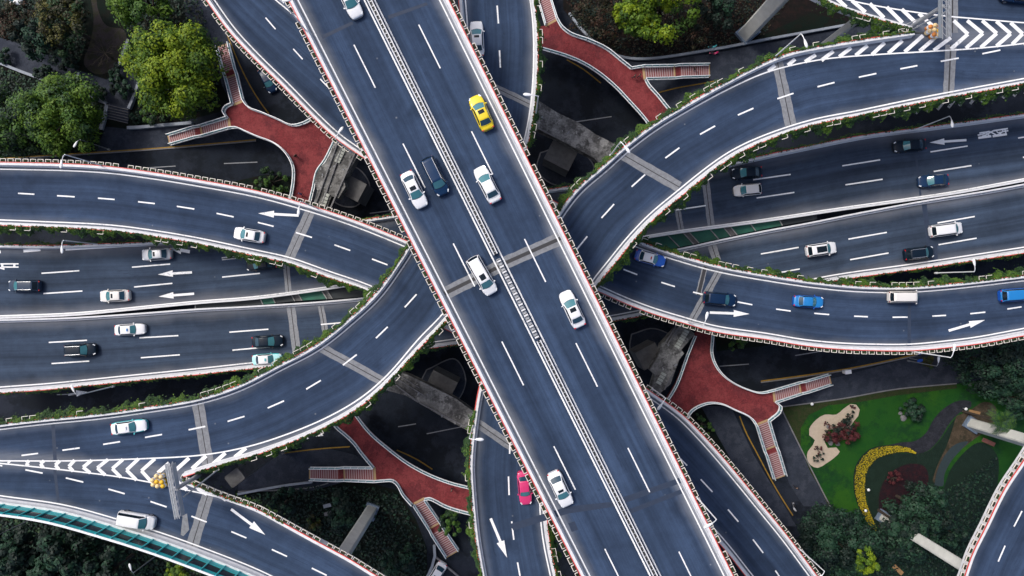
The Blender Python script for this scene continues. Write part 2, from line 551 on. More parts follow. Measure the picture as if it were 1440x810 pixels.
def arrow_on(tail, tip, z, parent, shaft=.34, head_l=2.2, head_w=.95):
    a = P(*tail, z); b = P(*tip, z); up = Vector((0, 0, .016)); a += up; b += up
    d = (b - a).normalized(); n_ = Vector((-d.y, d.x, 0))
    h = b - d * head_l
    mb = MB()
    mb.quad(a - n_ * shaft / 2, h - n_ * shaft / 2, h + n_ * shaft / 2, a + n_ * shaft / 2)
    mb.tri(h - n_ * head_w / 2, b, h + n_ * head_w / 2)
    return mb.build('arrow_marking', M['paint'], parent)

def joint_on(p0, p1, z, parent, w=1.3, slot=.16, mat=None, gap=0.0, dz=.006):
    a = P(*p0, z); b = P(*p1, z); d = (b - a).normalized(); n_ = Vector((-d.y, d.x, 0)); up = Vector((0, 0, dz))
    mb = MB(); N = 10
    for s in (-1, 1):
        rows = []
        for i in range(N + 1):
            p = a.lerp(b, i / N) + up
            rows.append([p + n_ * s * slot / 2, p + n_ * s * (w / 2 + random.uniform(-.05, .05))])
        mb.grid(rows, m=0, sm=False)
    if slot > 0:
        mb.quad(a - n_ * slot / 2 + up, b - n_ * slot / 2 + up, b + n_ * slot / 2 + up, a + n_ * slot / 2 + up, 1)
    return mb.build('expansion_joint', [mat or M['joint'], M['joint_slot']], parent)

def patch_on(pts, z, parent, mat=None, dz=.004):
    mb = MB(); mb.poly([P(x, y, z) + Vector((0, 0, dz)) for x, y in pts])
    o = mb.build('patch', mat or M['patch'], parent); weld(o)
    for p in o.data.polygons:
        if p.normal.z < 0: o.data.flip_normals(); break
    return o

EDGES = {}
def make_flyover(key, label, L, Rr, z, mat, par=('L', 'R'), pL=None, pR=None, lineL=True, lineR=True, ext=(70, 70), dz=0.0, cat='flyover', red=(True, True), lw=.17, loff=.86, slim=()):
    root = empty('flyover', (0, 0, 0))
    tag(root, label, cat)
    Lx = extend(L, *ext); Rx = extend(Rr, *ext)
    A = flat(wline(Lx, z + PH), z); B = flat(wline(Rx, z + PH), z)
    road_sheet('road_surface', A, B, z, mat, root, dz)
    girder(A, B, z + dz, root)
    mk = MB()
    EDGES[key] = {}
    for side, pl, sgn, px, on in (('L', A, -1, pL, lineL), ('R', B, 1, pR, lineR)):
        if px is not None: pl = flat(wline(px, z + PH), z)
        oth = B if side == 'L' else A
        m_ = pl[len(pl) // 2]; q_ = min(oth, key=lambda v: (v - m_).length_squared)
        t_ = pl[len(pl) // 2 + 1] - m_
        sgn = 1 if (t_.x * (q_.y - m_.y) - t_.y * (q_.x - m_.x)) > 0 else -1
        EDGES[key][side] = (pl, sgn)
        if side in par:
            parapet(pl, sgn, root, red=red[0 if side == 'L' else 1], wid=.24 if side in slim else .48)
        if on:
            lo_ = .43 if side in slim else loff
            strip(mk, pl, sgn * (lo_ - lw / 2), sgn * (lo_ + lw / 2), .014)
    return root, mk, A, B

ZT, ZA, ZC, ZE, ZF = 31.0, 23.0, 16.0, 10.0, 5.5

# --- the straight top deck.  L is the side on the left of travel from the upper end to the lower end
def xl(y): return 406 + .507 * y
def xr(y): return 631 + .494 * y
def xc(y): return 519.5 + .4965 * y
topL = [(xr(y), y) for y in range(-200, 1011, 60)]      # west-of-picture naming avoided: first edge is the one toward larger x
topR = [(xl(y), y) for y in range(-200, 1011, 60)]
top, mk, A, B = make_flyover('top', 'wide straight six-line top flyover crossing diagonally above all other roads', topL, topR, ZT, M['asphalt_top'], ext=(0, 0), lw=.16, loff=.92)
for (c0, c1) in (((512.8, 93), (662, 393)),):
    pass
dl = [(512.8 + k * 69.6, 93.2 + k * 139.8) for k in range(-3, 8)]
dr = [(604 + k * 73.7, 65.4 + k * 148.6) for k in range(-2, 7)]
dl = [(443, -46), (512.8, 93.2), (582.2, 233), (652.5, 372.5), (721, 511), (794, 658), (865.5, 802), (937, 946)]
dr = [(530, -84), (604, 65.4), (678, 215), (752.5, 366.3), (825, 513), (898.3, 661), (969.5, 806), (1040, 950)]
dash_on(mk, dl, ZT, 6.0, .155)
dash_on(mk, dr, ZT, 6.0, .155)
cl = [(xc(y), y) for y in range(-200, 1011, 60)]
cpl = wline(cl, ZT)
for o_ in (-.57, .57): strip(mk, cpl, o_ - .09, o_ + .09, .014)
mk.build('lane_markings', M['paint'], top)
# median barrier: two pale rails, dark slots and little posts between
def median(cpl, parent, a0, a1, movable=False):
    al = arclen(cpl)
    seg = []
    t = a0
    while t < a1:
        seg.append(at_len(cpl, al, t)[0]); t += .5
    mb = MB()
    if not movable:
        for s in (-1, 1):
            sweep(mb, seg, [(s * .22 - .07, .0), (s * .22 - .07, .82), (s * .22 + .07, .82), (s * .22 + .07, .0)], 1, m=0)
        sweep(mb, seg, [(-.148, .05), (-.148, .45), (.148, .45), (.148, .05)], 1, m=1)
        k = a0 + .2
        while k < a1 - .2:
            p, d = at_len(cpl, al, k)
            mb.box((p.x, p.y, p.z + .58), (.10, .296, .06), math.atan2(d.y, d.x), 2); k += .62
    else:
        sweep(mb, seg, [(-.30, .02), (-.30, .35), (-.2, .55), (.2, .55), (.30, .35), (.30, .02)], 1, m=2)
        k = a0 + .3
        while k < a1 - .2:
            p, d = at_len(cpl, al, k)
            mb.box((p.x, p.y, p.z + .58), (.42, .40, .16), math.atan2(d.y, d.x), 1)
            mb.box((p.x, p.y, p.z + .69), (.2, .52, .08), math.atan2(d.y, d.x), 0); k += .74
    return mb.build('median_barrier', [M['concrete_white'], M['dark_metal'], M['grey_metal']], parent)
al = arclen(cpl)
def len_at_y(pl, al, py, z):
    wy = P(0, py, z).y
    for i in range(len(pl) - 1):
        if pl[i + 1].y <= wy: return al[i]
    return al[-1]
s0, s1 = len_at_y(cpl, al, 366, ZT), len_at_y(cpl, al, 478, ZT)
median(cpl, top, 0, s0)
median(cpl, top, s0 + .25, s1, True)
median(cpl, top, s1 + .25, al[-1] - .1)
joint_on((625, 413), (706, 373), ZT, top, 1.55, .45)
joint_on((710, 370), (789, 335), ZT, top, 1.55, .45)
for pts in ([(716, 737), (800, 712), (867, 705), (868, 712), (800, 722), (722, 746)], [(877, 699), (955, 672), (958, 679), (880, 707)], [(885, 716), (960, 687), (962, 693), (888, 722)],
            [(799, 736), (808, 733), (813, 745), (804, 748)], [(452, 50), (495, 30), (497, 34), (454, 55)], [(545, 22), (600, 3), (602, 7), (547, 27)]):
    patch_on(pts, ZT, top)

# --- ramp A: bottom left curving up under the top deck and out at the top edge
A_up = [(0, 596), (50, 590), (133, 582), (200, 573), (277, 560), (333, 542), (390, 513), (443, 485), (493, 445), (527, 413), (560, 367), (575, 343), (600, 290), (623, 225), (638, 160), (646, 90), (648, 40), (645, 0)]
A_low = [(0, 650), (100, 655), (200, 664), (250, 672), (300, 657), (360, 640), (427, 615), (473, 593), (507, 572), (542, 542), (593, 487), (627, 452), (668, 395), (708, 310), (741.7, 207), (751.7, 157), (756, 110), (757, 73), (756, 33), (751.7, 0)]
A_lowpar = [(257, 671), (300, 657), (360, 640), (427, 615), (473, 593), (507, 572), (542, 542), (593, 487), (627, 452), (668, 395), (708, 310), (741.7, 207), (751.7, 157), (756, 110), (757, 73), (756, 33), (751.7, 0), (738, -70)]
fa, mk, _, _ = make_flyover('a', 'curved ivy-lined ramp with the turquoise and white taxi, swinging up under the top deck', A_up, A_low, ZA, M['asphalt'], pR=A_lowpar, lineR=False)
line_on(mk, [(-70, 648), (0, 648), (100, 648), (200, 645), (283, 640), (345, 629), (400, 612), (460, 587), (508, 559), (545, 527), (590, 475), (622, 442), (664, 385), (702, 305), (735, 205), (745, 157), (749.5, 110), (750.5, 73), (749.5, 33), (745.5, 0), (732, -70)], ZA, .18)
dash_on(mk, [(-16, 646), (42, 639), (100, 631.5), (157, 623), (216, 613), (277, 602), (332, 589), (388, 568.7), (441, 541), (492, 506), (537, 467.5), (577.5, 423)], ZA, 2.3, .2)
dash_on(mk, [(703, 83), (700, 20.5), (694, -40)], ZA, 2.3, .2)
# gore chevrons
def gore(mk, apexes, upper, lower, z, w=.46):
    for ap, u, l in zip(apexes, upper, lower):
        for q in (u, l): seg_on(mk, [(ap, q)], z, w, 0, .018 if q is u else .021)
ap = [(37, 651), (57, 652), (78, 654), (97, 656), (117, 657), (137, 658), (158, 659), (178, 661), (199, 662)]
up = [(41, 648), (62, 648), (84, 648), (105, 647), (129, 647), (152, 646), (173, 646), (195, 645), (218, 645)]
lo = [(40, 655), (61, 657.5), (83, 660), (103, 662.5), (127, 665), (148, 668), (170, 671), (192, 675), (214, 678.5)]
gore(mk, ap, up, lo, ZA)
seg_on(mk, [((222, 665), (238, 651)), ((245, 663), (266, 644)), ((270, 659), (290, 641)), ((300, 652), (317, 637)), ((330, 643), (346, 630)), ((248, 676), (263, 689)), ((278, 687), (291, 695)), ((303, 693), (318, 703)), ((12, 648.5), (14, 650.5))], ZA, .5, 0, .018)
mk.build('lane_markings', M['paint'], fa)
joint_on((450, 488), (541, 538), ZA, fa, 1.25, .12)
joint_on((277, 561), (293, 657), ZA, fa, 1.6, .12)
joint_on((690, 120), (752, 150), ZA, fa, 1.0, .1)
patch_on([(72, 596), (77, 595), (80, 648), (75, 648)], ZA, fa)

# --- ramp E: bottom left, merges at the gore, glazed noise barrier on its outer side
E_up = [(0, 649), (100, 654), (200, 663), (250, 671), (310, 697), (360, 715), (403, 738), (443, 760), (493, 787), (530, 810)]
E_low = [(0, 710), (83, 722), (167, 745), (233, 766), (277, 782), (360, 815), (420, 846)]
fe, mk, E_A, E_B = make_flyover('e', 'two-lane ramp carrying a white van, turquoise noise barrier on its outer side', E_up, E_low, ZA, M['asphalt'], dz=-.004,
                            pL=[(257, 675), (310, 697), (360, 715), (403, 738), (443, 760), (493, 787), (530, 810), (590, 845)], lineL=False, red=(True, False))
line_on(mk, [(-60, 646), (0, 651.5), (100, 662), (183, 673), (267, 690), (325, 703.5), (365, 716)], ZA, .18)
dash_on(mk, [(-8, 653), (48, 663), (105, 675), (164, 691), (223, 709), (280, 730), (336, 752), (393, 777.5), (449, 804), (505, 832)], ZA, 2.3, .2)
mk.build('lane_markings', M['paint'], fe)
arrow_on((325, 716), (373, 752), ZA, fe, .36, 2.3, 1.1)
joint_on((292, 697), (270, 768), ZA, fe, 1.6, .12)
patch_on([(75, 660), (79, 660), (84, 706), (80, 706)], ZA, fe)
patch_on([(257, 725), (263, 722), (266, 745), (258, 754), (254, 752)], ZA, fe, M['joint'])

# --- ramp B: right side, curving down under the top deck to the bottom edge (first edge = inner / upper one)
B_in = [(1440, 47), (1380, 48), (1330, 45), (1290, 44), (1213, 55), (1163, 63), (1113, 73), (1080, 85), (1020, 115), (970, 143), (920, 173), (880, 203), (847, 233), (812, 263), (786, 297), (750, 355), (718, 420), (690, 490), (673, 547), (667, 583), (662, 623), (660, 657), (663, 707), (668, 757), (677, 810)]
B_out = [(1440, 118), (1347, 135), (1280, 148), (1213, 162), (1147, 175), (1080, 197), (1037, 217), (1003, 240), (957, 277), (920, 308), (887, 343), (863, 373), (838, 405), (808, 470), (785, 545), (772, 620), (768, 680), (770, 737), (775, 773), (783, 810)]
fb, mk, _, _ = make_flyover('b', 'curved empty ramp from the upper right gore passing down under the top deck', B_in, B_out, ZA, M['asphalt'], pL=[(1286, 44.5)] + B_in[4:] + [(690, 880)], lineL=False)
line_on(mk, [(1510, 50), (1440, 61), (1380, 67.5), (1313, 72), (1230, 77), (1153, 84), (1080, 101), (1025, 125), (975, 152), (925, 182), (885, 212), (853, 241), (818, 271), (793, 303), (757, 361), (725, 424), (697, 492), (680, 548), (674, 584), (669, 624), (667, 657), (670, 707), (675, 757), (684, 810), (696, 880)], ZA, .18)
dash_on(mk, [(1452, 60), (1394, 73), (1335.5, 84), (1278, 94.6), (1220, 106), (1161.5, 119), (1104.5, 135), (1048.5, 157), (995, 183), (945.5, 215), (897.7, 254), (854.7, 296.7), (818, 342)], ZA, 2.4, .2)
dash_on(mk, [(717, 625), (715.5, 683), (721, 746), (730, 803), (742, 860)], ZA, 2.4, .2)
ap = [(1361, 48), (1382, 47), (1401.5, 47), (1421, 47.5), (1438, 47.5)]
up = [(1341, 29), (1360, 29), (1381, 29), (1401, 30), (1421, 32)]
lo = [(1337, 69), (1358, 68), (1379, 67), (1401, 65), (1423, 62.5)]
gore(mk, ap, up, lo, ZA, .5)
seg_on(mk, [((1080, 100), (1090, 92)), ((1108, 92), (1118, 83)), ((1132, 87), (1147, 77)), ((1155, 85), (1172, 72)), ((1180, 80), (1197, 67)), ((1203, 78), (1220, 64)), ((1226, 77), (1244, 60)), ((1249, 75), (1269, 57)),
            ((1272, 73), (1298, 50)), ((1293, 72), (1315, 53)), ((1313, 71), (1337, 53)), ((1177, -2), (1190, 10)), ((1198, 1), (1217, 17)), ((1223, 5), (1243, 25)), ((1247, 10), (1269, 32)), ((1268, 13), (1291, 35)), ((1292, 19), (1313, 38))], ZA, .5, 0, .018)
mk.build('lane_markings', M['paint'], fb)
arrow_on((690, 729), (713, 784), ZA, fb, .36, 2.3, 1.1)
joint_on((870, 214), (955, 263), ZA, fb, 1.5, .12)
joint_on((1093, 86), (1112, 176), ZA, fb, 1.5, .12)
joint_on((1337, 63), (1334, 133), ZA, fb, 1.5, .2)
joint_on((667, 592), (722, 630), ZA, fb, 1.2, .12)

# --- road H at the top right corner, merging at the right gore
H_low = [(1090, -36), (1157, 0), (1190, 14), (1230, 26), (1273, 37), (1330, 45), (1380, 48), (1440, 48)]
H_up = [(1135, -130), (1200, -103), (1260, -85), (1320, -72), (1380, -64), (1440, -60)]
fh, mk, _, _ = make_flyover('h', 'short ramp in the upper corner with a dark car, merging at the chevrons', H_up, H_low, ZA, M['asphalt'], dz=-.004, pR=[(1040, -68), (1090, -36), (1157, 0), (1190, 14), (1230, 26), (1282, 41)], lineR=False)
line_on(mk, [(1150, -14), (1193, 0), (1260, 13), (1320, 21.5), (1380, 27), (1440, 32), (1510, 36)], ZA, .18)
dash_on(mk, [(1250, -36), (1306, -26), (1364, -18), (1422, -13)], ZA, 2.4, .2)
mk.build('lane_markings', M['paint'], fh)
joint_on((1340, -62), (1339, 46), ZA, fh, 1.5, .2)

# --- ramp C-F: left edge to the lower right, passing under A and the top deck
C_up = [(0, 228), (87, 230), (147, 233.5), (213, 242), (280, 253), (360, 268), (440, 290), (500, 310), (570, 338), (640, 369), (705, 401), (780, 448), (850, 500), (910, 547), (933, 563), (960, 583), (987, 610), (1020, 647), (1080, 720), (1110, 757), (1147, 807)]
C_low = [(0, 317), (50, 319), (150, 324), (213, 332), (267, 341), (358, 360), (403, 370), (460, 390), (515, 409), (580, 440), (650, 475), (720, 515), (800, 570), (880, 635), (950, 700), (1015, 768), (1050, 812)]
fc, mk, _, _ = make_flyover('c', 'curved ramp with one white saloon, flower boxes on its upper parapet', C_up, C_low, ZC, M['asphalt'])
dash_on(mk, [(-20, 269), (37, 272.5), (92.7, 276), (149.5, 279.6), (206, 285), (261, 292), (316.7, 302.5), (373.7, 315.5), (427.5, 330.5), (481.5, 348.3), (534, 368.3)], ZC, 2.45, .2)
dash_on(mk, [(921, 612), (958, 646.5), (993.7, 683), (1031, 725), (1066, 768), (1097, 812), (1128, 858)], ZC, 2.45, .2)
mk.build('lane_markings', M['paint'], fc)
arrow_on((420, 303), (363, 300), ZC, fc, .36, 2.3, 1.0)
joint_on((437, 296), (405, 366), ZC, fc, 1.5, .1)

# --- ramp D-G: right edge to the upper left, the mirror of C-F
D_up = [(1440, 387), (1347, 397.7), (1280, 402.7), (1213, 402), (1147, 396), (1080, 386), (1010, 373), (953, 357), (897, 338), (830, 309), (760, 272), (690, 229), (600, 163), (530, 104), (460, 47), (400, -2)]
D_low = [(1440, 472), (1380, 483), (1340, 488), (1287, 493), (1230, 493), (1180, 491), (1130, 486), (1080, 477.5), (1007, 467), (960, 454), (920, 442), (880, 427), (842, 410), (760, 373), (680, 330), (600, 280), (522, 229), (470, 193), (440, 165), (393, 117), (358, 83), (320, 42), (290, 0)]
fd, mk, _, _ = make_flyover('d', 'curved ramp carrying several blue cars and a white van', D_up, D_low, ZC, M['asphalt'], ext=(70, 70))
dash_on(mk, [(840, 362), (886.5, 382.5), (939.5, 400), (984, 413), (1047.5, 426.5), (1101.5, 436), (1155.5, 441.5), (1210.7, 445), (1265.7, 446), (1320.7, 444), (1375, 440), (1426.5, 433), (1480, 424)], ZC, 2.1, .2)
dash_on(mk, [(345, -10), (380.5, 33), (419, 76), (457, 118), (500, 160)], ZC, 2.1, .18)
mk.build('lane_markings', M['paint'], fd)
arrow_on((998, 439.5), (1054, 441.5), ZC, fd, .36, 2.3, 1.0)
arrow_on((1334, 465), (1385, 450), ZC, fd, .36, 2.3, 1.0)
joint_on((1013, 378), (972, 452), ZC, fd, 1.1, .12)
joint_on((992, 374), (982, 415), ZC, fd, .8, .5, M['paint_dim'])
patch_on([(1277, 404), (1281, 404), (1281, 487), (1276, 487)], ZC, fd)

# --- ramp K in the lower right corner
K_l = [(1475, 590), (1440, 647), (1413, 687), (1387, 740), (1367, 780), (1357, 810)]
K_r = [(1570, 640), (1525, 700), (1495, 750), (1475, 790), (1462, 830), (1455, 860)]
fk, mk, _, _ = make_flyover('k', 'short stretch of ramp with flower boxes in the lower corner beyond the garden', K_l, K_r, ZA, M['asphalt'], ext=(40, 40), lineL=False)
dash_on(mk, [(1462, 675), (1431.5, 729.5), (1408.5, 778.5), (1388, 830)], ZA, 2.4, .2)
mk.build('lane_markings', M['paint'], fk)

# --- the east-west twin carriageways
N_top = [(0, 344), (67, 345), (133, 343), (213, 340), (400, 323), (555, 302), (772, 266), (1020, 230), (1080, 217), (1147, 203), (1213, 190), (1313, 177), (1440, 160)]
N_low = [(0, 448.2), (100, 444.2), (200, 434.7), (273, 427.7), (360, 420.7), (470, 405.7), (680, 373.2), (903, 336.2), (953, 328.2), (1080, 311.2), (1180, 296.2), (1280, 282.2), (1347, 272.2), (1440, 255.2)]
fn, mk, _, _ = make_flyover('n', 'three-lane westbound expressway with left-pointing arrows, beneath the curved ramps', N_top, N_low, ZE, M['asphalt_ew'], red=(True, False), lineL=False, slim=('R',))
for ln in ([(-30, 390), (85, 382.5), (212.5, 373.5), (339, 361.5)], [(-28, 417), (88.5, 411), (215.5, 401), (339, 387), (465, 376)]): dash_on(mk, ln, ZE, 5.9, .2)
for ln in ([(966, 293), (1090.5, 274.5), (1215, 256), (1339.5, 237), (1465, 217)], [(960, 265), (1085.5, 249), (1211, 229), (1334.5, 209.5), (1458, 190)]): dash_on(mk, ln, ZE, 5.9, .2)
seg_on(mk, [((33, 353), (57, 351)), ((-24, 356), (1, 354)), ((312, 364), (345, 360))], ZE, .45)
line_on(mk, [(92, 351), (160, 347), (213, 343.5), (260, 340)], ZE, .3)
line_on(mk, [(1020, 236), (1080, 222.5), (1147, 208.5), (1213, 195.5), (1313, 182), (1440, 165), (1520, 154)], ZE, .17)
mk.build('lane_markings', M['paint'], fn)
arrow_on((270, 383), (222, 386), ZE, fn, .36, 2.3, 1.0)
arrow_on((273, 413), (223, 417), ZE, fn, .36, 2.3, 1.0)
arrow_on((267, 354), (238, 349), ZE, fn, .5, 1.9, 1.2)
arrow_on((1359, 197), (1307, 200.5), ZE, fn, .36, 2.3, 1.0)
# the two painted characters, drawn out along the lane
ch = MB()
def ch_stroke(pts, w): 
    for a, b in zip(pts[:-1], pts[1:]): seg_on(ch, [(a, b)], ZE, w, 0, .016 + .0015 * random.random())
k = lambda x, y: (1310 + x / 9, 160 + y / 9)
ch_stroke([k(590, 305), k(755, 283)], .36); ch_stroke([k(772, 285), k(952, 258)], .34)
ch_stroke([k(605, 245), k(735, 225)], .26); ch_stroke([k(583, 270), k(640, 262), k(700, 235)], .2)
ch_stroke([k(640, 285), k(700, 262), k(780, 215)], .2); ch_stroke([k(735, 225), k(830, 275)], .2); ch_stroke([k(690, 240), k(740, 285)], .18)
ch_stroke([k(780, 215), k(965, 187)], .24); ch_stroke([k(820, 212), k(835, 240), k(890, 232), k(905, 205)], .16)
ch_stroke([k(830, 270), k(900, 225), k(970, 214)], .2); ch_stroke([k(925, 190), k(945, 262)], .2); ch_stroke([k(860, 228), k(880, 262)], .16)
ch.build('painted_character', M['paint'], fn); ch = MB()
k = lambda x, y: (x / 9, 335 + y / 9)
ch_stroke([k(5, 325), k(235, 325)], .2); ch_stroke([k(30, 365), k(235, 365)], .2); ch_stroke([k(30, 322), k(30, 368)], .36); ch_stroke([k(182, 325), k(182, 365)], .36); ch_stroke([k(-30, 365), k(58, 392)], .22)
ch.build('painted_character', M['paint'], fn)
joint_on((398, 325), (406, 412), ZE, fn, .9, .12, M['paint_dim'])
joint_on((990, 238), (1000, 318), ZE, fn, 1.1, .12, M['paint_dim'])
joint_on((952, 290), (958, 324), ZE, fn, .9, .12, M['paint_dim'])
patch_on([(1287, 222), (1290, 222), (1296, 275), (1293, 275)], ZE, fn)

S_top = [(0, 449.4), (100, 446.4), (200, 439.9), (273, 434.4), (360, 429.9), (507, 418.9), (720, 389.4), (953, 349.9), (1020, 335.4), (1080, 323.4), (1130, 314.4), (1213, 297.9), (1297, 282.4), (1397, 266.4), (1440, 258.4)]
S_low = [(0, 553), (67, 548), (167, 538), (267, 528), (360, 518), (560, 496), (862, 452), (905, 444), (1050, 420), (1180, 394), (1280, 380), (1367, 367), (1440, 356)]
fs, mk, _, _ = make_flyover('s', 'three-lane eastbound expressway without arrows, beneath the curved ramps', S_top, S_low, ZE, M['asphalt_ew'], red=(False, True), slim=('L',))
for ln in ([(-32, 488), (95.5, 480), (223.5, 473.5), (350, 465), (478, 454)], [(-30, 518), (99, 509.5), (225.5, 501), (353.5, 490), (480, 478)]): dash_on(mk, ln, ZE, 5.9, .2)
for ln in ([(965, 376), (1096.5, 352.5), (1220, 331.5), (1344.5, 309), (1468, 288)], [(1098, 383), (1222.5, 360.5), (1346.5, 339.5), (1470, 318)]): dash_on(mk, ln, ZE, 5.9, .2)
mk.build('lane_markings', M['paint'], fs)
joint_on((409, 431), (420, 520), ZE, fs, 1.3, .12, M['paint_dim'])
joint_on((451, 430), (458, 470), ZE, fs, .9, .12, M['paint_dim'])
joint_on((1001, 345), (1011, 375), ZE, fs, 1.3, .12, M['paint_dim'])
patch_on([(1296, 287), (1303, 286), (1310, 340), (1303, 342)], ZE, fs)
patch_on([(1305, 342), (1318, 343), (1319, 370), (1308, 372)], ZE, fs)
for e in (fn, fs): pass

# netting strung across the gap between the carriageways
def netting(px_top, px_bot, label, cuts):
    root = empty('safety_netting', (0, 0, 0)); tag(root, label, 'netting', 'nettings between the expressway carriageways')
    n_ = len(cuts) - 1
    A = wline(px_top, ZE - .25, 6, 2); B = wline(px_bot, ZE - .25, 6, 2)
    aA, aB = arclen(A), arclen(B)
    for i in range(n_):
        f0, f1, mt = cuts[i][0], cuts[i + 1][0], cuts[i][1]
        mb = MB(); rows = []
        for k in range(7):
            f = f0 + .004 + (f1 - f0 - .008) * k / 6
            a, _ = at_len(A, aA, f * aA[-1]); b, _ = at_len(B, aB, f * aB[-1])
            sag = -.12 * math.sin(math.pi * k / 6)
            rows.append([a.lerp(b, t) + Vector((0, 0, sag * math.sin(math.pi * (.02 + .96 * t)) * (1 + .3 * random.random()))) for t in (0, .25, .5, .75, 1)])
        mb.grid(rows, sm=True)
        mb.build('net_panel', M[mt], root)
        a, _ = at_len(A, aA, f0 * aA[-1]); b, _ = at_len(B, aB, f0 * aB[-1])
        p = MB(); p.bar(a + Vector((0, 0, .08)), b + Vector((0, 0, .08)), .14, .12); p.build('cross_beam', M['concrete'], root)
netting([(275, 429), (360, 421.5), (420, 413), (470, 407), (515, 400)], [(275, 434), (360, 429), (420, 423), (507, 417.5), (525, 415)], 'dark and green netting panels in the wedge gap left of the ivy ramp',
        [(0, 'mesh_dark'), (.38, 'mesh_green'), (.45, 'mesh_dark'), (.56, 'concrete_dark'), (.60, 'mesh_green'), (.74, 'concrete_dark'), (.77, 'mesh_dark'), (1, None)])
netting([(880, 340), (903, 337), (953, 329), (1080, 312.5), (1150, 302)], [(900, 356), (925, 352.5), (953, 348), (1080, 321), (1150, 308)], 'bright green netting panels in the wedge gap beside the ramp with the blue taxi',
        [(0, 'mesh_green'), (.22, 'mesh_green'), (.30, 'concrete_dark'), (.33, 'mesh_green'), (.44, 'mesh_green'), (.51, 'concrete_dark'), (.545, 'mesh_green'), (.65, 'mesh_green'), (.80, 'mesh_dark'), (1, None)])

# --- turquoise noise barrier on the outer edge of ramp E: posts, panes and two rails, standing on the parapet
nb = empty('noise_barrier', (0, 0, 0)); tag(nb, 'turquoise framed noise barrier with dark panes along the outer parapet above the palms', 'noise barrier')
pl, sgn = EDGES['e']['R']
al = arclen(pl)
H0, H1 = PH, PH + 3.1
r = MB(); sweep(r, pl, [(-.02, H0), (-.02, H0 + .9), (.10, H0 + .9), (.10, H0)], sgn); r.build('lower_panel', M['turq'], nb)
r = MB(); sweep(r, pl, [(-.05, H1 - .75), (-.05, H1), (.09, H1), (.09, H1 - .75)], sgn); r.build('upper_panel', M['turq'], nb)
r = MB(); sweep(r, pl, [(-.14, H1 + .003), (-.14, H1 + .1), (.13, H1 + .1), (.13, H1 + .003)], sgn); r.build('cap_rail', M['white_metal'], nb)
gl = plain('smoked_glass', (.02, .03, .035), .15, spec=.5)
r = MB(); sweep(r, pl, [(.02, H0 + .9), (.02, H1 - .75), (.05, H1 - .75), (.05, H0 + .9)], sgn); r.build('pane', gl, nb)
t = 1.0
while t < al[-1]:
    p, d = at_len(pl, al, t); n_ = Vector((-d.y, d.x, 0)) * sgn
    mb = MB(); mb.bar(p + n_ * .16 + Vector((0, 0, H0 - .02)), p + n_ * .16 + Vector((0, 0, H1 + .02)), .16, .14)
    mb.build('post', M['turq'], nb); t += 2.05

# ------------------------------------------------------------------ piers
def pier(label, cpx, z1, sx, sy, rz, mat, cap=None, z0=0.0, group='bridge piers'):
    """column standing on the ground; cpx is the column's foot-print centre in survey pixels at height z1"""
    c = P(cpx[0], cpx[1], z1)
    root = empty('bridge_pier', (c.x, c.y, 0)); tag(root, label, 'bridge pier', group)
    mb = MB(); ch = .18
    prof = [(-sx / 2 + ch, -sy / 2), (sx / 2 - ch, -sy / 2), (sx / 2, -sy / 2 + ch), (sx / 2, sy / 2 - ch), (sx / 2 - ch, sy / 2), (-sx / 2 + ch, sy / 2), (-sx / 2, sy / 2 - ch), (-sx / 2, -sy / 2 + ch)]
    ca, sa = math.cos(rz), math.sin(rz)
    rows = [[(x * ca - y * sa, x * sa + y * ca, z) for x, y in prof] for z in (z0, z1 * .25, z1 * .5, z1 * .75, z1)]
    mb.grid(rows, closed=True, sm=False); mb.poly(rows[-1])
    mb.build('column', mat, root)
    f = MB(); f.box((0, 0, .35), (sx + .5, sy + .5, .7), rz); f.build('footing', M['concrete_dark'] if mat is not M['pier_white'] else M['pier_foot'], root)
    if cap: cap(root, c)
    return root
M['pier_white'] = plain('white_painted_pier', (.58, .59, .55), .75, var=.16, vscale=.6)
M['pier_foot'] = plain('blue_grey_pier_foot', (.14, .19, .26), .8, var=.2, vscale=1)
zk = ZA - 1.75
pier('tall white pier under the corner ramp, half hidden by a palm', (1512, 640), zk, 2.0, 1.6, R(-33), M['pier_white'], z0=.69)
pier('tall white pier under the corner ramp, rising out of dark tree crowns', (1362, 801), zk, 2.2, 1.5, R(-32), M['pier_white'], z0=.69)
pier('white pier slanting beside the brown park, under the upper gore ramp', (1125, -34), zk, 2.8, 2.2, R(40), M['pier_white'], z0=.69)
pier('slim white pier next to the ivy at the striped gore nose, upper side', (1225, 12), zk, 1.0, 1.0, R(20), M['pier_white'], z0=.69)
pier('pale segmented pier standing in the dark shrubbery under the lower ramp', (477, 789), zk, 2.1, 1.7, R(68), M['pier_white'], z0=.69)
pier('grey pier beneath the ramp nose with the yellow barrels', (330, 672), zk, 2.3, 1.9, R(38), M['concrete_dark'], z0=.69)

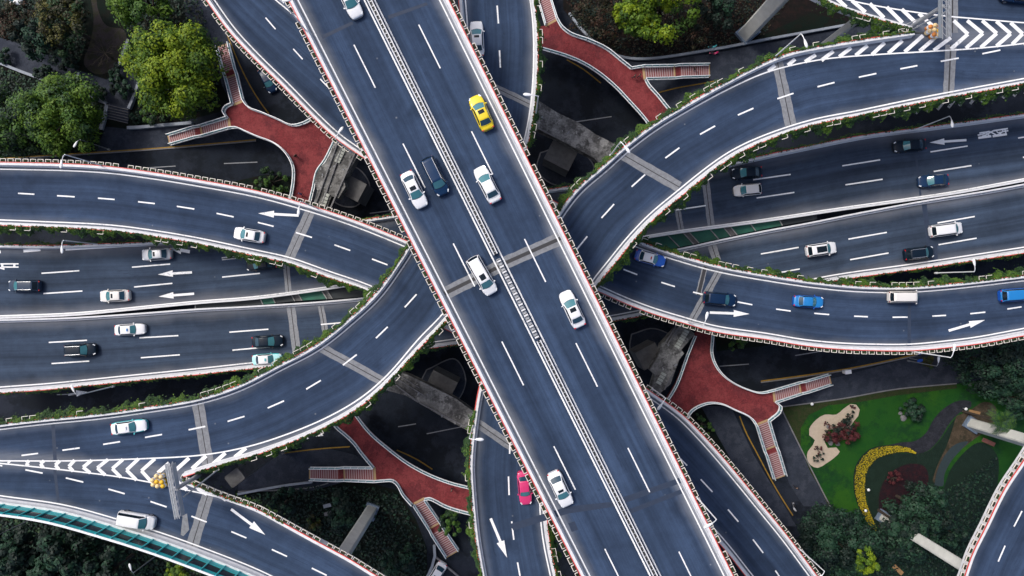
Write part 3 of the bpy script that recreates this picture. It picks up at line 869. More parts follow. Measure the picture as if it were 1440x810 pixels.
def beam_pier(label, pts, z, colpx, colsize, rz, fixtures, depth=2.0):
    """cross-head beam with an outline traced on the ground plan, a column under it, and pipework on top"""
    root = empty('bridge_pier', P(colpx[0], colpx[1], 0)); tag(root, label, 'bridge pier', 'cross-head piers at the corners of the interchange')
    def kid(mb, nm, mt):
        o = mb.build(nm, mt, None)
        for v in o.data.vertices: v.co -= root.location
        o.parent = root; return o
    ps = [P(x, y, z) for x, y in pts]
    area = sum(ps[i].x * ps[(i + 1) % len(ps)].y - ps[(i + 1) % len(ps)].x * ps[i].y for i in range(len(ps)))
    if area < 0: ps = ps[::-1]
    mb = MB(); mb.poly(ps)
    for i in range(len(ps)):
        a, b = ps[i], ps[(i + 1) % len(ps)]
        mb.quad(a - Vector((0, 0, depth)), b - Vector((0, 0, depth)), b, a)
    mb.poly([p - Vector((0, 0, depth)) for p in ps][::-1])
    kid(mb, 'cross_beam', M['concrete_roof'])
    c = P(colpx[0], colpx[1], z)
    col = MB(); col.box((c.x, c.y, (z - depth) / 2), (colsize[0], colsize[1], z - depth - .002), rz)
    kid(col, 'column', M['concrete_dark'])
    fx = MB()
    for (a, b, w) in fixtures:
        fx.bar(P(a[0], a[1], z) + Vector((0, 0, .2)), P(b[0], b[1], z) + Vector((0, 0, .2)), w, .22)
    if fixtures: kid(fx, 'service_pipes', M['kerb'])
    rb = MB(); rng = random.Random(len(label))
    xs = [p.x for p in ps]; ys = [p.y for p in ps]
    for _ in range(46):
        p = Vector((rng.uniform(min(xs), max(xs)), rng.uniform(min(ys), max(ys)), z))
        # keep the bits on the slab
        ins = False
        for i in range(len(ps)):
            a, b = ps[i], ps[(i + 1) % len(ps)]
            if (a.y > p.y) != (b.y > p.y) and p.x < (b.x - a.x) * (p.y - a.y) / (b.y - a.y) + a.x: ins = not ins
        if ins: rb.box((p.x, p.y, z + .06), (rng.uniform(.15, .5), rng.uniform(.1, .3), .12), rng.uniform(0, 3), rng.choice((0, 0, 1)))
    if rb.v:
        o = kid(rb, 'rubble', [M['concrete'], M['joint']]); o['kind'] = 'stuff'
    return root
M['concrete_roof'] = blotchy('grimy_concrete', [(.15, .15, .145), (.26, .26, .25), (.075, .075, .073)], .35, .9, .4, 3)
ZB = 8.0
beam_pier('grey cross-head pier wedged between the red footbridge and the top deck, beside a lamp', [(473, 192), (505, 215), (490, 243), (482, 250), (486, 262), (476, 279), (466, 276), (455, 305), (436, 305), (446, 268), (442, 252), (449, 236), (460, 226)], ZB, (492, 262), (3.4, 3.2), R(-28),
          [((477, 196), (440, 300), .16), ((484, 200), (449, 300), .16), ((500, 215), (462, 300), .2)])
beam_pier('grey cross-head pier by the garden footbridge, with a pale ladder of blocks on top', [(977, 470), (958, 492), (962, 497), (955, 506), (950, 520), (943, 540), (925, 556), (912, 568), (900, 568), (916, 545), (921, 527), (914, 520), (926, 500), (930, 484), (950, 462), (962, 455)], ZB, (917, 503), (3.6, 3.2), R(28),
          [((952, 455), (934, 484), .16), ((956, 456), (938, 485), .16), ((948, 520), (934, 548), .14)])
beam_pier('long grey cross-beam pier spanning the dark gap in front of the brown park', [(735, 128), (757, 141), (783, 158), (800, 166), (815, 173), (838, 189), (866, 203), (880, 212), (850, 236), (835, 222), (803, 205), (780, 193), (755, 182), (735, 176)], ZB, (790, 215), (4.4, 3.4), R(-27), [((780, 193), (757, 181), .15)])
beam_pier('rubbly grey cross-beam pier with cables, beside the ramp with the pink taxi', [(540, 548), (560, 522), (578, 529), (606, 543), (640, 560), (668, 580), (672, 622), (658, 606), (625, 588), (596, 571), (570, 556)], ZB, (618, 545), (4.4, 3.4), R(-27),
          [((556, 540), (588, 565), .2), ((560, 533), (600, 558), .14), ((590, 566), (662, 603), .14), ((566, 530), (590, 545), .12)])

# pale ladder of blocks on the two north-south cross-heads
def ladder(parent, px0, px1, n, z, w=.95):
    a, b = P(*px0, z), P(*px1, z); d = (b - a).normalized(); L = (b - a).length / n
    for i in range(n):
        c = a + d * L * (i + .5) - parent.location + Vector((0, 0, .14))
        mb = MB(); mb.box(tuple(c), (L * .8, w, .26), math.atan2(d.y, d.x)); mb.build('bearing_block', M['block'], parent)
M['block'] = plain('pale_bearing_block', (.36, .38, .34), .85, var=.3, vscale=2)
bp_ = [o for o in COL.objects if o.parent is None and o.name.startswith('bridge_pier') and 'cross-head' in o['label']]
ladder(bp_[0], (484, 209), (474, 229), 5, 8.0, .8); ladder(bp_[0], (461, 272), (454, 291), 4, 8.0, .8)
ladder(bp_[1], (966, 464), (951, 489), 7, 8.0, .8); ladder(bp_[1], (934, 524), (925, 540), 4, 8.0, .8)

# ------------------------------------------------------------------ red footbridges
def ring_poly_mesh(name, pts, z, mat, parent, th=.55, step=5, spl=True):
    pl = dedupe(catmull(pts + [pts[0]], step)[:-1] if spl else [Vector(p) for p in pts])
    bm = bmesh.new()
    top_ = [bm.verts.new(P(p.x, p.y, z)) for p in pl]
    bot = [bm.verts.new(v.co - Vector((0, 0, th))) for v in top_]
    for tri in tessellate_polygon([[Vector((v.co.x, v.co.y, 0)) for v in top_]]):
        bm.faces.new([top_[i] for i in tri]); bm.faces.new([bot[i] for i in tri[::-1]])
    for i in range(len(pl)):
        j = (i + 1) % len(pl); bm.faces.new((top_[i], bot[i], bot[j], top_[j]))
    bmesh.ops.recalc_face_normals(bm, faces=bm.faces)
    me = bpy.data.meshes.new(name); bm.to_mesh(me); bm.free(); me.materials.append(mat)
    o = bpy.data.objects.new(name, me); COL.objects.link(o); o.parent = parent
    return o

def railing(pl, parent, both=True, teal=True, h=1.1):
    """pl: 3-D line along the deck edge; pale kerb, two rails, teal infill and posts"""
    nn = normals(pl); up = Vector((0, 0, 1))
    mb = MB()
    rows = lambda o, z0, z1, w: [[p + n_ * (o - w) + up * z0, p + n_ * (o - w) + up * z1, p + n_ * (o + w) + up * z1, p + n_ * (o + w) + up * z0] for p, n_ in zip(pl, nn)]
    mb.grid(rows(0, .003, .14, .13), m=0, closed=True, sm=False)
    mb.grid(rows(0, h - .06, h + .02, .055), m=0, closed=True, sm=False)
    mb.grid(rows(0, h - .42, h - .34, .04), m=1, closed=True, sm=False)
    mb.grid(rows(0, .3, .36, .03), m=1, closed=True, sm=False)
    mb.grid(rows(0, .36, h - .42, .012), m=1, closed=True, sm=False)
    al = arclen(pl); t = .1
    while t < al[-1]:
        p, d = at_len(pl, al, t)
        mb.bar(p + up * .1, p + up * (h - .03), .1, .1, m=0); t += 1.5
    return mb.build('railing', [M['white_metal'], M['teal_metal']], parent)

def curve3(pts, z, spl=True, step=4):
    pl = catmull(pts, step) if spl else [Vector(p) for p in pts]
    return [P(p.x, p.y, z) for p in pl]

def stairs(parent, tl, tr, bl, br, z1, n1=13):
    """a flight of two runs with a landing, from the top corners tl, tr (at z1) to the bottom corners bl, br (ground)"""
    TL, TR = P(*tl, z1), P(*tr, z1); BL, BR = P(*bl, 0), P(*br, 0)
    q = lambda a, b, f: Vector((a.x + (b.x - a.x) * f, a.y + (b.y - a.y) * f, 0))
    st = MB(); ns = st
    f0, f1 = .46, .54
    segs = [(0, f0, z1, z1 / 2), (f1, 1, z1 / 2, .15)]
    for (a, b, za, zb) in segs:
        for i in range(n1):
            u0, u1 = a + (b - a) * i / n1, a + (b - a) * (i + 1) / n1
            z = za + (zb - za) * (i + .5) / n1
            l0, l1, r0, r1 = q(TL, BL, u0), q(TL, BL, u1), q(TR, BR, u0), q(TR, BR, u1)
            up = Vector((0, 0, z)); dn = Vector((0, 0, max(.01, z - .42)))
            st.quad(l0 + up, l1 + up, r1 + up, r0 + up); st.quad(l1 + up, l1 + dn, r1 + dn, r1 + up)
            st.quad(l0 + dn, l0 + up, r0 + up, r0 + dn); st.quad(l0 + up, l0 + dn, l1 + dn, l1 + up); st.quad(r0 + up, r1 + up, r1 + dn, r0 + dn)
            e0 = q(TL, BL, u1 - (u1 - u0) * .42); e1 = q(TR, BR, u1 - (u1 - u0) * .42); w = Vector((0, 0, z + .012))
            ns.quad(e0 + w, l1 + w, r1 + w, e1 + w, 1)
    l0, l1, r0, r1 = q(TL, BL, f0), q(TL, BL, f1), q(TR, BR, f0), q(TR, BR, f1)
    up = Vector((0, 0, z1 / 2)); dn = Vector((0, 0, z1 / 2 - .4))
    ld = MB(); ld.quad(l0 + up, l1 + up, r1 + up, r0 + up); ld.quad(l0 + dn, r0 + dn, r1 + dn, l1 + dn)
    for a, b in ((l0, l1), (l1, r1), (r1, r0), (r0, l0)): ld.quad(a + dn, b + dn, b + up, a + up)
    st.build('stair_flight', [M['tread'], M['nosing']], parent)
    ld.build('stair_landing', M['deck_red'], parent)
    for (fa, fb, z) in ((-.02, .012, z1 + .006), (f0 - .012, f0 + .01, z1 / 2 + .25), (.985, 1.02, .17)):
        a, b, c, d = q(TL, BL, fa), q(TL, BL, fb), q(TR, BR, fb), q(TR, BR, fa); w = Vector((0, 0, z))
        tk = MB(); tk.quad(a + w, b + w, c + w, d + w)
        tk.build('tactile_strip', M['tactile'], parent)
    for side, (a, b) in enumerate(((TL, BL), (TR, BR))):
        pl = [Vector((a.x, a.y, z1)), Vector((*q(a, b, f0).xy, z1 / 2 + .1)), Vector((*q(a, b, f1).xy, z1 / 2)), Vector((b.x, b.y, .15))]
        railing(pl, parent)

def footbridge(label, outline, rails, flights):
    root = empty('footbridge', (0, 0, 0)); tag(root, label, 'footbridge', 'red paved pedestrian footbridges under the interchange')
    ring_poly_mesh('deck', outline, ZF, M['deck_red'], root, spl=False)
    for r in rails: railing(curve3(r, ZF), root)
    for fl in flights: stairs(root, *fl, ZF)
    return root

cv = lambda pts: [(p.x, p.y) for p in catmull(pts, 5)]
nw_a = [(343, 141), (350, 151), (372, 160), (393, 169), (412, 177), (428, 174), (441, 167)]
nw_b = [(323, 181), (334, 180), (346, 185), (362, 192), (387, 202), (404, 217), (413, 234), (414, 252), (409, 285)]
nw_c = [(328, 147), (320, 151), (316, 158), (321, 166)]
footbridge('red Y-shaped footbridge beside the big bright green tree, passing a grey pier',
           cv(nw_a) + [(455, 160), (474, 192), (459, 226), (447, 240), (441, 268), (434, 305), (406, 305)] + cv(nw_b)[::-1] + [(321, 166)] + cv(nw_c)[::-1],
           [nw_a, nw_b, nw_c, [(472, 198), (458, 226), (447, 242), (441, 268), (435, 292)]],
           [((328, 147), (343, 141), (307, 68), (323, 62)), ((321, 166), (323, 181), (238, 191), (241, 204))])
ne_a = [(783, 27), (790, 39), (803, 49), (828, 58), (853, 70), (872, 85), (887, 97)]
ne_a2 = [(887, 97), (905, 94)]
ne_b = [(735, 62), (767, 71), (797, 80), (822, 91), (845, 106), (866, 124), (884, 143), (903, 164), (915, 180)]
ne_c = [(907, 112), (911, 120), (925, 136), (937, 151), (945, 160)]
footbridge('red footbridge crossing in front of the brown park, with two people walking on it',
           [(735, 40), (767, 36), (783, 27)] + cv(ne_a)[1:] + [(905, 94), (907, 112)] + cv(ne_c)[1:] + [(935, 180), (915, 180)] + cv(ne_b)[::-1][1:],
           [ne_a, ne_a2, ne_b, ne_c], [((907, 112), (905, 94), (996, 109), (996, 92)), ((767, 36), (783, 27), (745, -40), (760, -48))])
se_a = [(1002, 455), (1001, 475), (1000, 497), (1006, 514), (1017, 528), (1034, 540), (1052, 548), (1068, 552), (1088, 548)]
se_b = [(955, 605), (963, 590), (972, 577), (986, 569), (1000, 566), (1015, 568), (1033, 576), (1055, 587), (1063, 598)]
se_c = [(1090, 565), (1096, 570), (1094, 579), (1085, 587), (1080, 591)]
footbridge('red footbridge with curving rails leading to the garden with the yellow flowers',
           cv(se_a) + [(1090, 565)] + cv(se_c)[1:] + [(1063, 598)] + cv(se_b)[::-1][1:] + [(930, 580), (935, 564), (950, 539), (966, 500), (977, 470), (985, 455)],
           [se_a, se_b, se_c, [(977, 472), (966, 499), (951, 540), (937, 564)]],
           [((1088, 548), (1090, 565), (1164, 526), (1167, 540)), ((1080, 591), (1063, 598), (1103, 667), (1087, 673))])
sw_a = [(489, 565), (499, 580), (520, 607), (545, 629), (573, 650), (600, 665), (630, 677), (660, 685)]
sw_b = [(465, 588), (474, 600), (488, 612), (500, 624), (508, 635), (526, 657)]
sw_c = [(527, 676), (540, 675), (553, 675), (560, 681), (567, 694), (580, 709)]
sw_d = [(597, 701), (604, 700), (627, 711), (645, 717), (665, 722)]
footbridge('dark red footbridge with the staircase running down towards a white saloon',
           cv(sw_a) + [(665, 722)] + cv(sw_d)[::-1][1:] + [(582, 709)] + cv(sw_c)[::-1][1:] + [(526, 657)] + cv(sw_b)[::-1][1:],
           [sw_a, sw_b, sw_c, sw_d], [((526, 657), (527, 676), (437, 657), (437, 673)), ((582, 709), (597, 701), (628, 782), (645, 772))])

# ------------------------------------------------------------------ roads, footways and parks on the ground
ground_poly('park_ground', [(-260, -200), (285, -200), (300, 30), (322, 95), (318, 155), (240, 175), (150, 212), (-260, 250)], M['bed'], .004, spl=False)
ground_poly('leaf_litter', [(790, -200), (1300, -200), (1300, 0), (1230, 25), (1180, 38), (1080, 56), (1000, 71), (905, 84), (870, 80), (840, 62), (815, 45), (792, 12)], M['litter'], .004, spl=False)
ground_poly('footway', [(250, -120), (330, -120), (320, 45), (345, 110), (372, 160), (340, 170), (312, 120), (300, 60), (260, 20)], M['gpave'], .008, spl=False)
ground_poly('footway', [(135, 216), (148, 178), (186, 182), (270, 176), (330, 165), (380, 175), (360, 196), (233, 207)], M['gpave'], .008, spl=False)
ground_poly('path', [(-120, 30), (0, 53), (25, 60), (60, 75), (85, 80), (108, 98), (150, 112), (168, 100), (174, 80), (190, 72), (204, 85), (200, 102), (192, 130), (184, 152), (181, 170), (146, 168), (152, 146), (125, 136), (60, 112), (0, 90), (-120, 60)], M['gpath'], .012, spl=False)
ground_poly('bare_earth', [(118, -60), (128, 0), (131, 18), (131, 40), (126, 62), (118, 90), (135, 104), (155, 100), (168, 80), (178, 58), (174, 42), (150, 36), (138, 14), (130, -60)], M['earth'], .016)
ground_poly('footway', [(870, 84), (905, 88), (1000, 76), (1080, 60), (1180, 42), (1230, 30), (1260, 60), (1130, 110), (1000, 160), (940, 170), (905, 120)], M['gpave'], .008, spl=False)
ground_poly('footway', [(1075, 585), (1090, 545), (1180, 530), (1290, 500), (1420, 485), (1600, 470), (1600, 520), (1430, 528), (1350, 538), (1260, 548), (1180, 562), (1097, 573), (1115, 610), (1150, 680), (1165, 712), (1130, 712), (1110, 680)], M['gpave'], .008, spl=False)
ground_poly('lawn', [(1097, 573), (1180, 562), (1260, 548), (1345, 540), (1430, 528), (1600, 520), (1600, 1000), (1200, 1000), (1180, 760), (1165, 712), (1150, 680)], M['lawn'], .012, spl=False)
ground_poly('ground_cover', [(1097, 573), (1180, 562), (1260, 548), (1345, 540), (1346, 546), (1262, 556), (1205, 566), (1165, 570), (1137, 584), (1126, 602), (1126, 630), (1140, 665), (1170, 712), (1165, 712), (1150, 680), (1115, 610)], M['groundcover'], .018, spl=False)
ground_poly('sand_bed', [(1196, 568), (1204, 569), (1209, 576), (1207, 585), (1201, 592), (1196, 600), (1178, 604), (1165, 604), (1160, 612), (1160, 622), (1164, 630), (1176, 629), (1181, 635), (1174, 643), (1163, 651), (1150, 658), (1140, 654), (1135, 645), (1136, 635), (1143, 626), (1146, 619), (1138, 612), (1138, 603), (1148, 590), (1160, 583), (1176, 583), (1186, 575)], M['sand'], .03)
ground_poly('path', [(1248, 626), (1268, 622), (1287, 620), (1302, 609), (1314, 588), (1332, 571), (1350, 563), (1366, 565), (1366, 572), (1350, 580), (1335, 596), (1322, 617), (1305, 634), (1287, 638), (1262, 634)], M['garden_path'], .020)
ground_poly('planting_bed', [(1228, 735), (1219, 700), (1218, 673), (1228, 650), (1246, 638), (1287, 638), (1306, 634), (1323, 617), (1340, 592), (1352, 582), (1350, 600), (1330, 640), (1318, 672), (1322, 700), (1290, 740), (1250, 760)], M['darkbed'], .022)
ground_poly('purple_bed', [(1238, 735), (1236, 700), (1244, 675), (1262, 658), (1282, 652), (1300, 656), (1306, 672), (1296, 700), (1275, 730), (1252, 750)], M['purplebed'], .028)
ground_poly('sand_path', [(1345, 585), (1362, 578), (1385, 565), (1400, 572), (1396, 600), (1378, 612), (1352, 632), (1330, 655), (1318, 680), (1312, 678), (1318, 655), (1332, 625)], blotchy('trodden_sand', [(.050, .038, .024), (.030, .028, .017), (.07, .052, .034)], .5, .95, .4), .030)
ground_poly('planting_bed', [(1325, 692), (1340, 655), (1378, 622), (1402, 640), (1396, 720), (1370, 830), (1235, 830), (1238, 752), (1290, 742)], M['darkbed'], .024)
ground_poly('gravel_channel', [(1314, 682), (1318, 662), (1330, 638), (1345, 624), (1362, 621), (1352, 632), (1338, 648), (1328, 668), (1326, 684)], M['stream'], .036)
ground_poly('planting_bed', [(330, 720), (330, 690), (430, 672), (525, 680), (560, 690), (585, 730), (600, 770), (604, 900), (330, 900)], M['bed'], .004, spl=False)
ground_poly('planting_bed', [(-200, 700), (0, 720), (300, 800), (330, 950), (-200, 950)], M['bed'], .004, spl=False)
ground_poly('footway', [(335, 640), (460, 630), (500, 640), (530, 665), (440, 690), (335, 692)], M['gpave'], .006, spl=False)
ground_poly('planting_bed', [(330, 255), (370, 246), (415, 248), (412, 275), (420, 320), (340, 300)], M['bed'], .004, spl=False)
ground_poly('planting_bed', [(1005, 470), (1075, 474), (1080, 486), (1008, 494)], M['bed'], .004, spl=False)
ground_poly('planting_bed', [(968, 575), (985, 570), (1035, 660), (1075, 735), (1060, 735), (1000, 650)], M['bed'], .004, spl=False)
ground_poly('planting_bed', [(1050, 60), (1140, 18), (1210, 34), (1180, 38), (1080, 56)], M['bed'], .012, spl=False)
ground_poly('lane', [(985, 570), (1028, 572), (1060, 640), (1120, 740), (1090, 740), (1030, 650)], M['gpath'], .010, spl=False)

gm = MB()
seg_on(gm, [((208, 236), (247, 233.5)), ((315, 230), (362, 228)), ((1012, 515), (1053, 512)), ((1118, 500), (1160, 493)), ((80, 555), (108, 554)), ((335, 165), (358, 157))], 0, .16, 0, .02)
for i in range(13):
    x = 1257 + 15.3 * i; y = 165 - i * 2.7
    seg_on(gm, [((x, y), (x + 8, y - 10))], 0, .5, 0, .02)
seg_on(gm, [((805, 172), (860, 164)), ((795, 300), (830, 292)), ((905, 400), (940, 396)), ((600, 610), (650, 600)), ((560, 600), (585, 596)), ((520, 300), (552, 296))], 0, .16, 0, .02)
gm.build('road_marking', M['paint_dim'])['kind'] = 'structure'
# kerbed islands round the pier feet
for pts in ([(760, 215), (800, 205), (835, 235), (815, 262), (775, 258), (755, 238)], [(888, 470), (920, 462), (950, 480), (930, 520), (903, 512), (886, 490)], [(600, 520), (640, 505), (655, 535), (640, 565), (605, 560), (592, 540)], [(470, 240), (500, 235), (520, 262), (500, 290), (472, 285), (462, 262)]):
    is_ = ground_poly('traffic_island', pts, M['gpave'], .12)
    kbb = MB(); sweep(kbb, [P(p.x, p.y, 0) for p in catmull(pts + [pts[0]], 5)], [(-.1, 0), (-.1, .135), (.1, .135), (.1, 0)], 1); kbb.build('kerb', M['kerb'], is_)
gm = MB()
for pts in ([(-60, 225), (0, 223), (100, 216.5), (233, 207.5), (360, 196.5)], [(318, 45), (330, 75), (345, 108), (362, 138), (378, 160)], [(797, 84), (820, 97), (845, 117)], [(920, 132), (950, 124), (990, 117), (1010, 113)], [(400, 637), (440, 632), (492, 628)], [(558, 633), (585, 645), (608, 660)],
            [(1040, 585), (1048, 606), (1066, 640), (1090, 685), (1115, 725)], [(1070, 536), (1130, 528), (1200, 517), (1290, 498)], [(918, 464), (900, 468), (886, 474), (886, 484), (894, 500), (903, 508), (918, 504)], [(640, 505), (648, 515), (655, 532)]):
    line_on(gm, pts, 0, .2, 0, .024)
gm.build('road_marking', M['yellow_paint'])['kind'] = 'structure'
for pts in (((436, 610), (424, 620)), ((455, 608), (444, 614))):
    a = arrow_on(*pts, 0, None, .3, 1.2, 1.0); a.name = 'road_marking'; a['kind'] = 'structure'
a = arrow_on((96, 555), (123, 551), 0, None, .3, 1.9, 1.1); a.name = 'road_marking'; a['kind'] = 'structure'
# kerbs
kb = MB()
for pts in ([(-60, 227), (0, 225), (100, 219), (233, 210), (360, 199)], [(1070, 538.5), (1130, 530.5), (1200, 519.5), (1290, 500.5)], [(335, 692), (440, 686), (462, 680)], [(1097, 573), (1180, 562), (1260, 548), (1345, 540)], [(1097, 573), (1115, 610), (1150, 680), (1168, 715)]):
    sweep(kb, wline(pts, 0, 8, 1), [(0, 0), (0, .13), (.18, .13), (.18, 0)], 1)
kb.build('kerb', M['kerb'])['kind'] = 'structure'

def low_wall(label, pts, h, w, mat=None, group='low garden walls'):
    pl = wline(pts, 0, 8, 0); c = pl[0]
    mb = MB(); sweep(mb, [p - c for p in pl], [(-w / 2, 0), (-w / 2, h), (w / 2, h), (w / 2, 0)], 1)
    cp = MB(); sweep(cp, [p - c for p in pl], [(-w / 2 - .05, h + .002), (-w / 2 - .05, h + .09), (w / 2 + .05, h + .09), (w / 2 + .05, h + .002)], 1)
    o = mb.build('low_wall', mat or M['wallstone']); o.location = c
    cp.build('coping', mat or M['wallstone'], o)
    return tag(o, label, 'wall', group)
low_wall('long pale wall between the park path and the dark trees', [(-60, 75), (0, 89), (20, 97), (60, 112), (105, 128), (124, 136)], .6, .35)
low_wall('short pale wall ending at the top of the steps', [(126, 137), (140, 142), (152, 146)], .6, .4)
low_wall('wall slanting down beside the steps, tree side', [(153, 147), (150, 162), (144, 183)], .5, .5)
low_wall('thin pale wall crossing the park path', [(113, 103), (106, 126)], .4, .25)
low_wall('short wall beside the bare winter tree', [(183, 57), (177, 75), (170, 94)], .6, .35)
low_wall('pale wall rising along the big bright tree', [(201, 108), (193, 132), (184, 154)], .7, .35)
low_wall('pale wall along the footway under the big bright tree', [(182, 181), (200, 180), (235, 177), (272, 174)], .7, .4)
low_wall('long low wall along the leaf litter of the brown park', [(800, 20), (815, 40), (840, 64), (870, 80), (905, 84), (1000, 71), (1080, 56), (1180, 38), (1208, 33)], .5, .3)
low_wall('curved low wall beside the white saloon on the ground', [(611, 765), (612, 780), (608, 795), (600, 812)], .5, .35)
low_wall('low wall at the foot of the dark red stairs', [(335, 694), (400, 682), (440, 677)], .4, .25)
low_wall('low wall with pale top near the road under the ramp', [(613, 782), (630, 797), (648, 812)], .3, .2, M['kerb'])
st = MB()
for i in range(6):
    f = i / 5
    a = P(153 + (148 - 153) * f, 146 + 17 * f, 0); b = P(184 + (181 - 184) * f, 153 + 18 * f, 0)
    d = (b - a).normalized(); nn = Vector((d.y, -d.x, 0))
    st.quad(*[p + Vector((0, 0, .62 - .1 * i)) for p in (a, b, b + nn * .34, a + nn * .34)])
    st.quad(a + nn * .34 + Vector((0, 0, .62 - .1 * i)), b + nn * .34 + Vector((0, 0, .62 - .1 * i)), b + nn * .34 + Vector((0, 0, .0)), a + nn * .34)
    e0, e1 = a + nn * .26 + Vector((0, 0, .625 - .1 * i)), b + nn * .26 + Vector((0, 0, .625 - .1 * i))
    st.quad(e0, e1, e1 + nn * .09, e0 + nn * .09, 1)
o = st.build('garden_steps', [M['gpath'], M['kerb']]); tag(o, 'broad grey steps with pale edges in the park path', 'steps')

# ------------------------------------------------------------------ flower boxes on the parapets
def leaf_quad(mb, c, n, s, m, asp=1.6):
    n = n.normalized()
    a = n.cross(Vector((random.uniform(-1, 1), random.uniform(-1, 1), random.uniform(-1, 1))))
    if a.length < 1e-3: a = n.cross(Vector((1, 0, .3)))
    a.normalize(); b = n.cross(a)
    a = a * s * asp / 2; b = b * s / 2
    k = len(mb.v)
    mb.v += [tuple(c - a), tuple(c - b), tuple(c + a), tuple(c + b)]
    mb.f.append((k, k + 1, k + 2, k + 3)); mb.m.append(m); mb.smooth.append(False)

def flower_box_mesh(var):
    """origin on the parapet's outer face at deck height, +y outward, x along the edge"""
    rng = random.Random(var)
    mb = MB()
    L, W, zt = .80, .42, .86
    y0 = .10
    mb.box((0, y0 + W / 2, zt - .17), (L - .09, W - .09, .26), m=1)
    fw = .075
    mb.box((0, y0 + W, zt - .03), (L, fw, .12), m=0)
    mb.box((-L / 2 + .03, y0 + W / 2, zt - .03), (fw, W - fw - .004, .12), m=0)
    mb.box((L / 2 - .03, y0 + W / 2, zt - .03), (fw, W - fw - .004, .12), m=0)
    for sx in (-1, 1): mb.box((sx * (L / 2 - .03), y0 - .06, zt - .2), (.05, .14, .05), m=0)
    for _ in range(7 + var * 4):
        c = Vector((rng.uniform(-L / 2 + .1, L / 2 - .1), y0 + rng.uniform(.08, W - .08), zt - .02 + rng.uniform(0, .12)))
        random.seed(rng.random()); leaf_quad(mb, c, Vector((rng.uniform(-.5, .5), rng.uniform(-.5, .5), 1)), rng.uniform(.08, .16), 2)
    o = mb.build('flower_box', [M['cream'], M['soil'], M['ivy_b'] if var % 2 else M['leaf_olive_b']])
    me = o.data; bpy.data.objects.remove(o)
    return me
FB = [flower_box_mesh(v) for v in range(5)]
random.seed(11)
rows = []   # (loc, rot, label, group)
def box_row(key, side, label, a=0.0, b=1.0, gap=1.03, skip=.02, shift=0.0, group='flower boxes hanging on the parapets'):
    pl, sgn = EDGES[key][side]
    al = arclen(pl); t = a * al[-1] + shift
    out = []
    while t < b * al[-1]:
        p, d = at_len(pl, al, t)
        n_ = Vector((-d.y, d.x, 0)) * -sgn
        if random.random() > skip:
            out.append((p, math.atan2(n_.y, n_.x) - math.pi / 2, label, group))
        t += gap
    rows.append(out)
def inpix(p, m=12):
    k = FPX / (CAM_H - p.z - .8); x, y = 720 + p.x * k, 405 - p.y * k
    return -m < x < 1440 + m and -m < y < 810 + m
box_row('top', 'R', 'cream wire flower box on the top deck parapet facing the big bright tree')
box_row('top', 'L', 'cream wire flower box on the top deck parapet facing the yellow flower garden')
box_row('c', 'L', 'cream wire flower box on the parapet of the white saloon ramp', gap=1.08)
box_row('d', 'R', 'cream wire flower box on the parapet of the blue cars ramp', gap=1.08)
box_row('k', 'L', 'dark flower box on the corner ramp parapet above the palm tree', gap=1.15)
box_row('e', 'L', 'small flower box on the parapet above the dark shrubbery', gap=.98)
allb = [r for rw in rows for r in rw if inpix(r[0])]
# boxes hidden under a higher deck are left out
def over_deck(p):
    x, y = p.x, p.y
    k = FPX / (CAM_H - p.z); px, py = 720 + x * k, 405 - y * k
    for key in ('top',):
        if p.z < ZT - 1 and xl(py) - 4 < px < xr(py) + 4: return True
    if p.z < ZA - 1:
        for key in ('a', 'b'):
            A, B = EDGES_AB[key]
            for i in range(len(A) - 1):
                q = [Vector((v.x, v.y)) / (CAM_H - ZA) * (CAM_H - p.z) for v in (A[i], A[i + 1], B[i + 1], B[i])]
                ins = False
                for j in range(4):
                    a, b = q[j], q[(j + 1) % 4]
                    if (a.y > y) != (b.y > y) and x < (b.x - a.x) * (y - a.y) / (b.y - a.y) + a.x: ins = not ins
                if ins: return True
    return False
EDGES_AB = {}
for k_, up_, lo_ in (('a', A_up, A_low), ('b', B_in, B_out)):
    u_ = flat(wline(extend(up_, 70, 70), ZA + PH), ZA); l_ = flat(wline(extend(lo_, 70, 70), ZA + PH), ZA)
    n_ = 60; EDGES_AB[k_] = (resample(u_, n_), resample(l_, n_))
allb = [r for r in allb if not over_deck(r[0])]
allb.sort(key=lambda r: (-r[0].z, r[0].xy.length))
for i, (p, rz, label, group) in enumerate(allb[:296]):
    o = bpy.data.objects.new('flower_box', FB[random.randrange(5)])
    o.location = p; o.rotation_euler = (0, 0, rz); COL.objects.link(o)
    tag(o, label, 'flower box', group)
rest = allb[296:]
if rest:
    mb = MB()
    for p, rz, _, _ in rest:
        me = FB[random.randrange(5)]; k = len(mb.v); Mx = Matrix.Translation(p) @ Matrix.Rotation(rz, 4, 'Z')
        mb.v += [tuple(Mx @ v.co) for v in me.vertices]
        for f in me.polygons:
            mb.f.append(tuple(k + i for i in f.vertices)); mb.m.append(f.material_index); mb.smooth.append(False)
    o = mb.build('flower_box_row', [M['cream'], M['soil'], M['ivy_b']])
    tag(o, 'further flower boxes on the outer ends of the curved ramps', 'flower boxes', kind='stuff')

